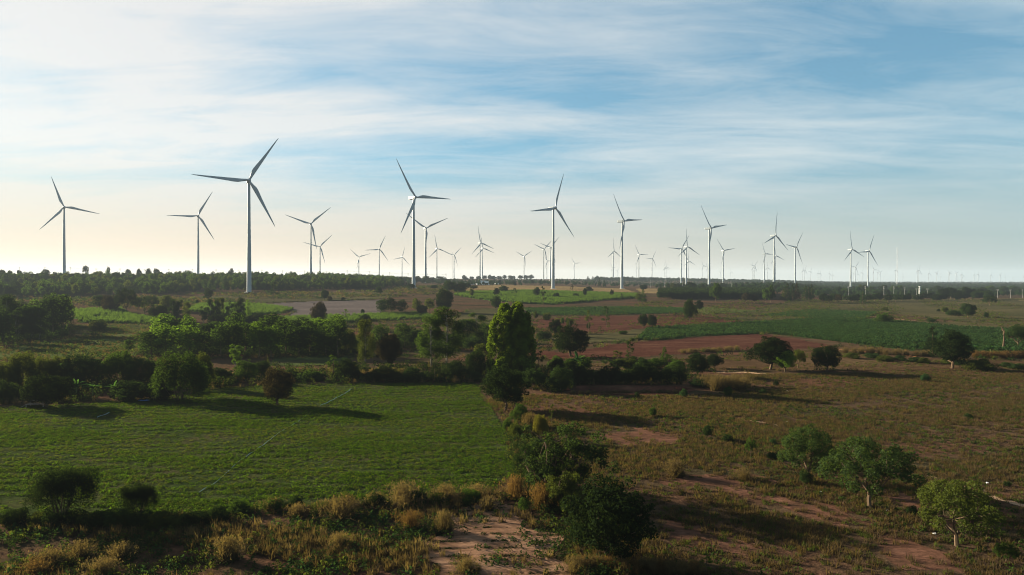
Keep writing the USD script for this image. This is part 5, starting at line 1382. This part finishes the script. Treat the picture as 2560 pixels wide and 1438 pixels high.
scatter('slope_scrub', 'scattered scrub trees on the hazy slope behind the turbines', 'scrub', fill(SLOPE, 17, 17, lambda x, y: np.clip(.35 + .45 * wob(x, y, 260, 72), 0, 1)), forest_protos(('deep', 'dark', 'cassava'), 190), .6, 1.1, 17, (.6, .9))
LOW = world_poly([(1640, 722), (1900, 716), (2000, 713), (2800, 716), (2800, 742), (2050, 745), (1930, 738), (1700, 730)])
scatter('valley_wood', 'hazy mixed trees filling the low ground on the right', 'woodland', fill(LOW, 11, 18, lambda x, y: np.clip(.45 + .45 * wob(x, y, 150, 73), .03, 1)), forest_protos(('deep', 'dark', 'cassava'), 200), .7, 1.3, 18, (.7, 1.0))
def borders(seed):
    r = np.random.RandomState(seed)
    out = []
    for lab, pl in FPOLY.items():
        if 'earth' in lab:
            continue
        e = pl.exterior
        for d in np.arange(0, e.length, 1.7):
            q = e.interpolate(d)
            if q.y > 900 or q.y < 60 or abs(q.x / q.y) > 0.8:
                continue
            out.append((q.x + r.normal(0, .9), q.y + r.normal(0, .9)))
    o = np.array(out)
    k = r.uniform(size=len(o)) < np.clip(.45 + .55 * wob(o[:, 0], o[:, 1], 38, 77), 0.04, .95)
    o = o[k]
    return np.column_stack([o, ground(o[:, 0], o[:, 1])])
scatter('border_scrub', 'rough scrub and grass along the borders of the fields', 'scrub', borders(27),
        [('scrub', clump_mesh(240 + k, 34, 1.3, 2.0, .4), LEAF[t]) for k, t in enumerate(('deep', 'dark', 'olive', 'green'))] + [('tuft', tuft(245, 34, 1.3), LEAF['straw']), ('tuft', tuft(246, 34, 1.1), LEAF['drygrass'])], .5, 1.5, 27)
def far_wood(seed):
    r = np.random.RandomState(seed)
    n = 9000
    u = r.uniform(math.atan(.12), math.atan(.85), n)
    d = np.exp(r.uniform(math.log(2300), math.log(9500), n))
    x, y = np.tan(u) * d, d
    k = r.uniform(size=n) < np.clip(.6 + .5 * wob(x, y, 900, 74), .05, 1)
    return np.stack([x[k], y[k], ground(x[k], y[k])], 1)
scatter('far_woods', 'blue hazy woods along the horizon on the right', 'woodland', far_wood(19), forest_protos(('deep', 'dark'), 210), 1.0, 1.9, 19, (.55, .85))
# ------------------------------------------------------------------ things people built
STEEL = plain('grey_steel', (0.30, 0.31, 0.32), 0.5)
POLEMAT = plain('weathered_concrete_pole', (0.20, 0.195, 0.185), 0.8)
WIRE = plain('dark_wire', (0.05, 0.05, 0.05), 0.6)
WHITE = noise_mat('white_wall_paint', [(0.55, 0.55, 0.54), (0.68, 0.68, 0.66)], scale=0.6)
ROOF = noise_mat('pale_sheet_roof', [(0.50, 0.54, 0.58), (0.62, 0.66, 0.70)], scale=0.3)
BLUEDOOR = plain('blue_grey_door', (0.06, 0.09, 0.13), 0.5)
GLASSY = plain('dark_window_glass', (0.03, 0.035, 0.04), 0.1)
WOOD = noise_mat('grey_weathered_wood', [(0.10, 0.085, 0.07), (0.20, 0.175, 0.15)], scale=3, stretch=(1, 1, 0.3))
HOSE = plain('pale_blue_hose', (0.05, 0.12, 0.14), 0.5)
TARP = plain('blue_plastic_sheet', (0.02, 0.09, 0.24), 0.5)

def box(lx, ly, lz, x=0, y=0, z=0):
    m = trimesh.creation.box((lx, ly, lz)); m.apply_translation((x, y, z + lz / 2)); return m

# white farm building with a bowed roof
def farm_building():
    p = at(1208, 711.5); m = p[1] / F
    W, Hh, D = 30 * m, 7.5 * m, 16 * m
    t = thing('farm_building', 'low white building with a bowed roof on the far slope', 'building', p, 8)
    part('wall', box(W, D, Hh, 0, 0, -.5), WHITE, t)
    s = np.linspace(-1, 1, 13)
    top = [(x * W * .53, Hh - .4 + (1 - x * x) * 2.6 * m) for x in s]
    low = [(x, z - .35) for x, z in top[::-1]]
    roof = trimesh.creation.extrude_polygon(Polygon(top + low), D * 1.08)
    roof.apply_transform(trimesh.transformations.rotation_matrix(math.pi / 2, (1, 0, 0))); roof.apply_translation((0, D * .54, 0.05))
    part('roof', roof, ROOF, t)
    part('gable', trimesh.creation.extrude_polygon(Polygon([(x * .92, z - .45) for x, z in top] + [(W * .48, Hh - .6), (-W * .48, Hh - .6)]).buffer(0), .2).apply_transform(trimesh.transformations.rotation_matrix(math.pi / 2, (1, 0, 0))).apply_translation((0, -D / 2 + .1, 0)), WHITE, t)
    part('door', box(W * .22, .12, Hh * .62, W * .28, -D / 2 - .08, -.4), BLUEDOOR, t)
    for k in range(2):
        part('window', box(W * .08, .12, Hh * .2, W * (-.02 + .12 * k), -D / 2 - .08, Hh * .4), GLASSY, t)
    ax = at(1195, 711.5)
    a = thing('annex_building', 'flat roofed white annex at the left end of the bowed roof building', 'building', ax, 8)
    part('wall', box(10 * m, 14 * m, 7.5 * m, 0, 0, -.5), WHITE, a)
    part('roof', box(10.6 * m, 14.6 * m, .3, 0, 0, 7.5 * m - .5), ROOF, a)
    part('window', box(2.4 * m, .12, 1.8 * m, 0, -7 * m - .05, 3.4 * m), GLASSY, a)
farm_building()
def store_shed(px, base, w, h, label):
    p = at(px, base); m = p[1] / F
    t = thing('storage_shed', label, 'shed', p, 5)
    part('wall', box(w * m, 8 * m, h * m, 0, 0, -.4), WHITE, t)
    part('roof', box(w * m * 1.08, 9 * m, .25, 0, 0, h * m - .4), ROOF, t)
    part('door', box(w * m * .25, .12, h * m * .6, 0, -4 * m - .06, -.3), BLUEDOOR, t)
store_shed(1164, 711.5, 5, 6, 'small white block hut left of the bowed roof building')
store_shed(1243, 710.5, 11, 2.6, 'long low white shed right of the bowed roof building')
# electric cabinets between hut and building
def substation():
    p = at(1178, 711.5); m = p[1] / F
    for k, (dx, w, h, lab) in enumerate(((-7, 5, 5, 'left grey transformer cabinet beside the white hut'), (0, 6, 6, 'middle grey transformer cabinet between hut and building'), (7, 4, 5, 'right grey transformer cabinet next to the annex'))):
        t = thing('transformer', lab, 'transformer', p + [dx * m, 0, 0])
        part('tank', box(w * m, 4 * m, h * m * .7, 0, 0, 0), STEEL, t)
        for j in (-1, 0, 1):
            c = trimesh.creation.cylinder(.18, h * m * .35, sections=8); c.apply_translation((j * w * m * .3, 0, h * m * .85))
            part('bushing', c, POLEMAT, t)
substation()

# power poles and lines
def pole_class(kind):
    k = ('pole', kind)
    if k in _protos:
        return _protos[k]
    c = class_prim('power_pole_shape')
    if kind == 'high':
        part('pole', tube(np.array([(0, 0, -1), (0, 0, 10), (0, 0, 22)]), [.36, .30, .20], 8), POLEMAT, c)
        for z, w in ((21.0, 3.6), (18.6, 4.4), (16.2, 3.6)):
            part('cross_arm', box(w, .22, .22, 0, 0, z), STEEL, c)
            for s in (-1, 1):
                i = trimesh.creation.cylinder(.13, 1.1, sections=8); i.apply_translation((s * w * .46, 0, z - .55))
                part('insulator', i, POLEMAT, c)
    else:
        part('pole', tube(np.array([(0, 0, -.6), (0, 0, 6), (0, 0, 12)]), [.24, .20, .15], 8), POLEMAT, c)
        for z, w in ((11.2, 2.4), (9.8, 1.8)):
            part('cross_arm', box(w, .16, .16, 0, 0, z), POLEMAT, c)
            for s in (-1, 0, 1):
                i = trimesh.creation.cylinder(.10, .35, sections=8); i.apply_translation((s * w * .44, 0, z + .33))
                part('insulator', i, WHITE, c)
    _protos[k] = c
    return c
def power_line(pts, ztops, label):
    """Three sagging wires as thin tubes from pole to pole."""
    t = thing('power_line', label, 'wire', (0, 0, 0))
    for off in (-1.6, 0, 1.6):
        ms = []
        for (a, b) in zip(pts, pts[1:]):
            s = np.linspace(0, 1, 9)[:, None]
            q = a + (b - a) * s
            q[:, 2] -= (4 * s * (1 - s))[:, 0] * 1.8
            ms.append(tube(q + [off * .3, 0, -1.0 - abs(off)], np.full(9, .05), 4))
        part('wire', merge(ms), WIRE, t)
ridge = []
for k, (px, top) in enumerate([(48, 667), (112, 667), (176, 667), (240, 670), (300, 670), (361, 672), (422, 672), (481, 672), (540, 673), (597, 674), (654, 674), (707, 675), (762, 676), (816, 677), (868, 675), (924, 677), (974, 680), (1020, 682), (1068, 684), (1115, 684)]):
    D = 1500 + 22 * k
    q = EYE + ray(px, top) * (D / ray(px, top)[1])
    copy_of(pole_class('high'), 'power_pole', place('tall power pole on the skyline of the left ridge', k, 20), 'power pole', (q[0], q[1], q[2] - 22), -20, group='power poles along the left ridge')
    ridge.append(q)
power_line(ridge, None, 'thin power line running along the skyline of the left ridge')
low = []
for k, (px, top, base) in enumerate([(2121, 715, 735), (2163, 716, 736), (2210, 716, 736), (2235, 716, 737), (2262, 719, 738), (2291, 721, 738), (2319, 721, 738), (2376, 723, 738), (2403, 722, 738), (2431, 723, 739), (2494, 723, 741), (2526, 724, 742), (2557, 724, 744)]):
    D = 980
    q = EYE + ray(px, top) * (D / ray(px, top)[1])
    s = (q[2] - gz(q[0], q[1])) / 12
    copy_of(pole_class('low'), 'power_pole', place('pale concrete power pole among the trees on the right', k, 13), 'power pole', (q[0], q[1], q[2] - 12 * s), 0, (1.0, 1.0, s), 'concrete poles on the right')
    low.append(q + [0, 0, 1])
power_line(low, None, 'thin power line along the concrete poles on the right')
for px, top, base, lab in ((1243, 690, 709, 'wooden pole right of the bowed roof building'), (1255, 690, 711, 'first thin pole right of the bowed roof building'), (1271, 691, 712, 'second thin pole on the slope right of the building'), (1206, 676, 710, 'lamp pole in front of the bowed roof building'), (1627, 700, 720, 'thin pole left of the pale dry tree'), (1661, 702, 724, 'thin pole beside the pale dry tree'), (1706, 704, 725, 'thin pole by the upright bladed turbine'), (1829, 707, 727, 'thin pole right of the fourth tall turbine')):
    p = at(px, base)
    copy_of(pole_class('low'), 'power_pole', lab, 'power pole', p, 10, (1.0, 1.0, max(.4, (base - top) * p[1] / F / 12)))
# the bright pole with stacked white insulators
def striped_pole():
    p = at(2347, 752); p = p + [0, 40, 0]; p[2] = gz(p[0], p[1]); m = p[1] / F
    t = thing('striped_pole', 'bright white pole with stacked bands above the far right tree line', 'pole', p)
    H = 34 * m
    part('pole', tube(np.array([(0, 0, -.5), (0, 0, H)]), [.35, .3], 10), POLEMAT, t)
    for k in range(4):
        c = trimesh.creation.cylinder(1.0, 1.5, sections=12); c.apply_translation((0, 0, H - 1 - k * 2.7)); part('band', c, WHITE, t)
striped_pole()
# radio masts with guy wires
def mast(px, top, D, label):
    q = EYE + ray(px, top) * (D / ray(px, top)[1])
    z0 = gz(q[0], q[1]); H = q[2] - z0
    t = thing('radio_mast', label, 'mast', (q[0], q[1], z0))
    w = .8
    for a in range(3):
        x, y = w * math.cos(a * 2.094), w * math.sin(a * 2.094)
        part('leg', tube(np.array([(x, y, 0), (x, y, H)]), [.22, .22], 5), STEEL, t)
    zig = [(w * math.cos(k * 2.094), w * math.sin(k * 2.094), k * 1.5) for k in range(int(H / 1.5))]
    part('lattice', tube(np.array(zig), np.full(len(zig), .10), 4), STEEL, t)
    for a in range(3):
        part('guy_wire', tube(np.array([(0, 0, H * .9), (H * .4 * math.cos(a * 2.094 + .5), H * .4 * math.sin(a * 2.094 + .5), -1)]), [.04, .04], 4), WIRE, t)
mast(2243, 619, 2600, 'tall thin radio mast on the right horizon')
mast(1131, 627, 2900, 'faint thin radio mast left of the white building')

# wooden platform beside the field
def wooden_platform():
    p = at(92, 1017); m = p[1] / F
    t = thing('wooden_platform', 'small grey wooden platform with a rail under the dark domed tree', 'platform', p, 6)
    W, D, H = 44 * m, 22 * m, 7 * m
    n = 9
    for k in range(n):
        part('plank', box(W, D / n * .86, .06, 0, -D / 2 + (k + .5) * D / n, H + .004 * (k % 3)), WOOD, t)
    for sx in (-1, 1):
        for sy in (-1, 1):
            part('leg', box(.14, .14, H, sx * (W / 2 - .15), sy * (D / 2 - .15), 0), WOOD, t)
    for x in (-W / 2 + .1, -W / 6, W / 6):
        part('rail_post', box(.1, .1, 7 * m, x, D / 2 - .08, H + .07), WOOD, t)
    part('rail', box(W * .68, .08, .12, -W * .16, D / 2 - .16, H + 6.4 * m), WOOD, t)
    part('ladder', limb((-W * .5, -D * .4, H), (-W * .72, -D * .6, 0), .05, .05, np.random.RandomState(1), 0), WOOD, t)
wooden_platform()
def pipe(pts, r, label, mat, name='hose', lift=.3):
    w = np.array([at(a, b)[:2] for a, b in pts])
    l = LineString(w)
    s = np.linspace(0, 1, int(l.length / .7))
    c = np.array([l.interpolate(k, normalized=True).coords[0] for k in s])
    c = c + np.stack([.12 * wob(c[:, 0], c[:, 1], 5, 3), 0 * c[:, 0]], 1)
    z = ground(c[:, 0], c[:, 1]) + lift + .05 * wob(c[:, 0], c[:, 1], 2.5, 8)
    tag(part(name, tube(np.column_stack([c, z]), np.full(len(c), r), 7), mat, smooth=True), label, 'hose')
pipe([(498, 1234), (545, 1203), (600, 1155), (690, 1090), (780, 1032)], .035, 'pale blue irrigation hose lying diagonally across the near green field', HOSE, lift=.10)
pipe([(800, 1018), (835, 1002), (878, 976)], .05, 'far end of the pale hose near the back of the green field', HOSE, lift=.3)
pipe([(245, 1048), (275, 1037)], .05, 'short pale hose piece at the left of the near green field', HOSE, lift=.3)
p_ = at(360, 1004)
sheet = trimesh.creation.box((1.9, .7, .05)).subdivide().subdivide().subdivide()
sheet.vertices[:, 2] += .10 * np.sin(sheet.vertices[:, 0] * 4) * np.cos(sheet.vertices[:, 1] * 5) + .25
sheet.apply_translation(p_)
tag(part('plastic_sheet', sheet, TARP), 'crumpled blue plastic sheet at the back edge of the near green field', 'sheet')
def scrap(px, py, label, s=.35):
    p = at(px, py)
    m = trimesh.creation.icosphere(2, s)
    r = np.random.RandomState(hash_name(label))
    m.vertices *= [1, .7, .45]
    m.vertices += r.normal(0, s * .12, m.vertices.shape)
    m.apply_translation(p + [0, 0, s * .35])
    tag(part('plastic_bag', m, WHITE), label, 'plastic bag')
for px, py, lab in ((2094, 998, 'white plastic bag lying in the middle of the dry right meadow'), (2052, 1231, 'white plastic bag below the leftmost orchard tree'), (2336, 1336, 'white plastic bag left of the thin crowned orchard tree'), (2468, 1208, 'white plastic bag by the winding track'), (1968, 1056, 'tiny white scrap beside the short bare track'), (1882, 992, 'tiny white scrap near the golden thicket'), (2220, 1278, 'pale scrap by the trunk of the largest orchard tree')):
    scrap(px, py, lab, .16)
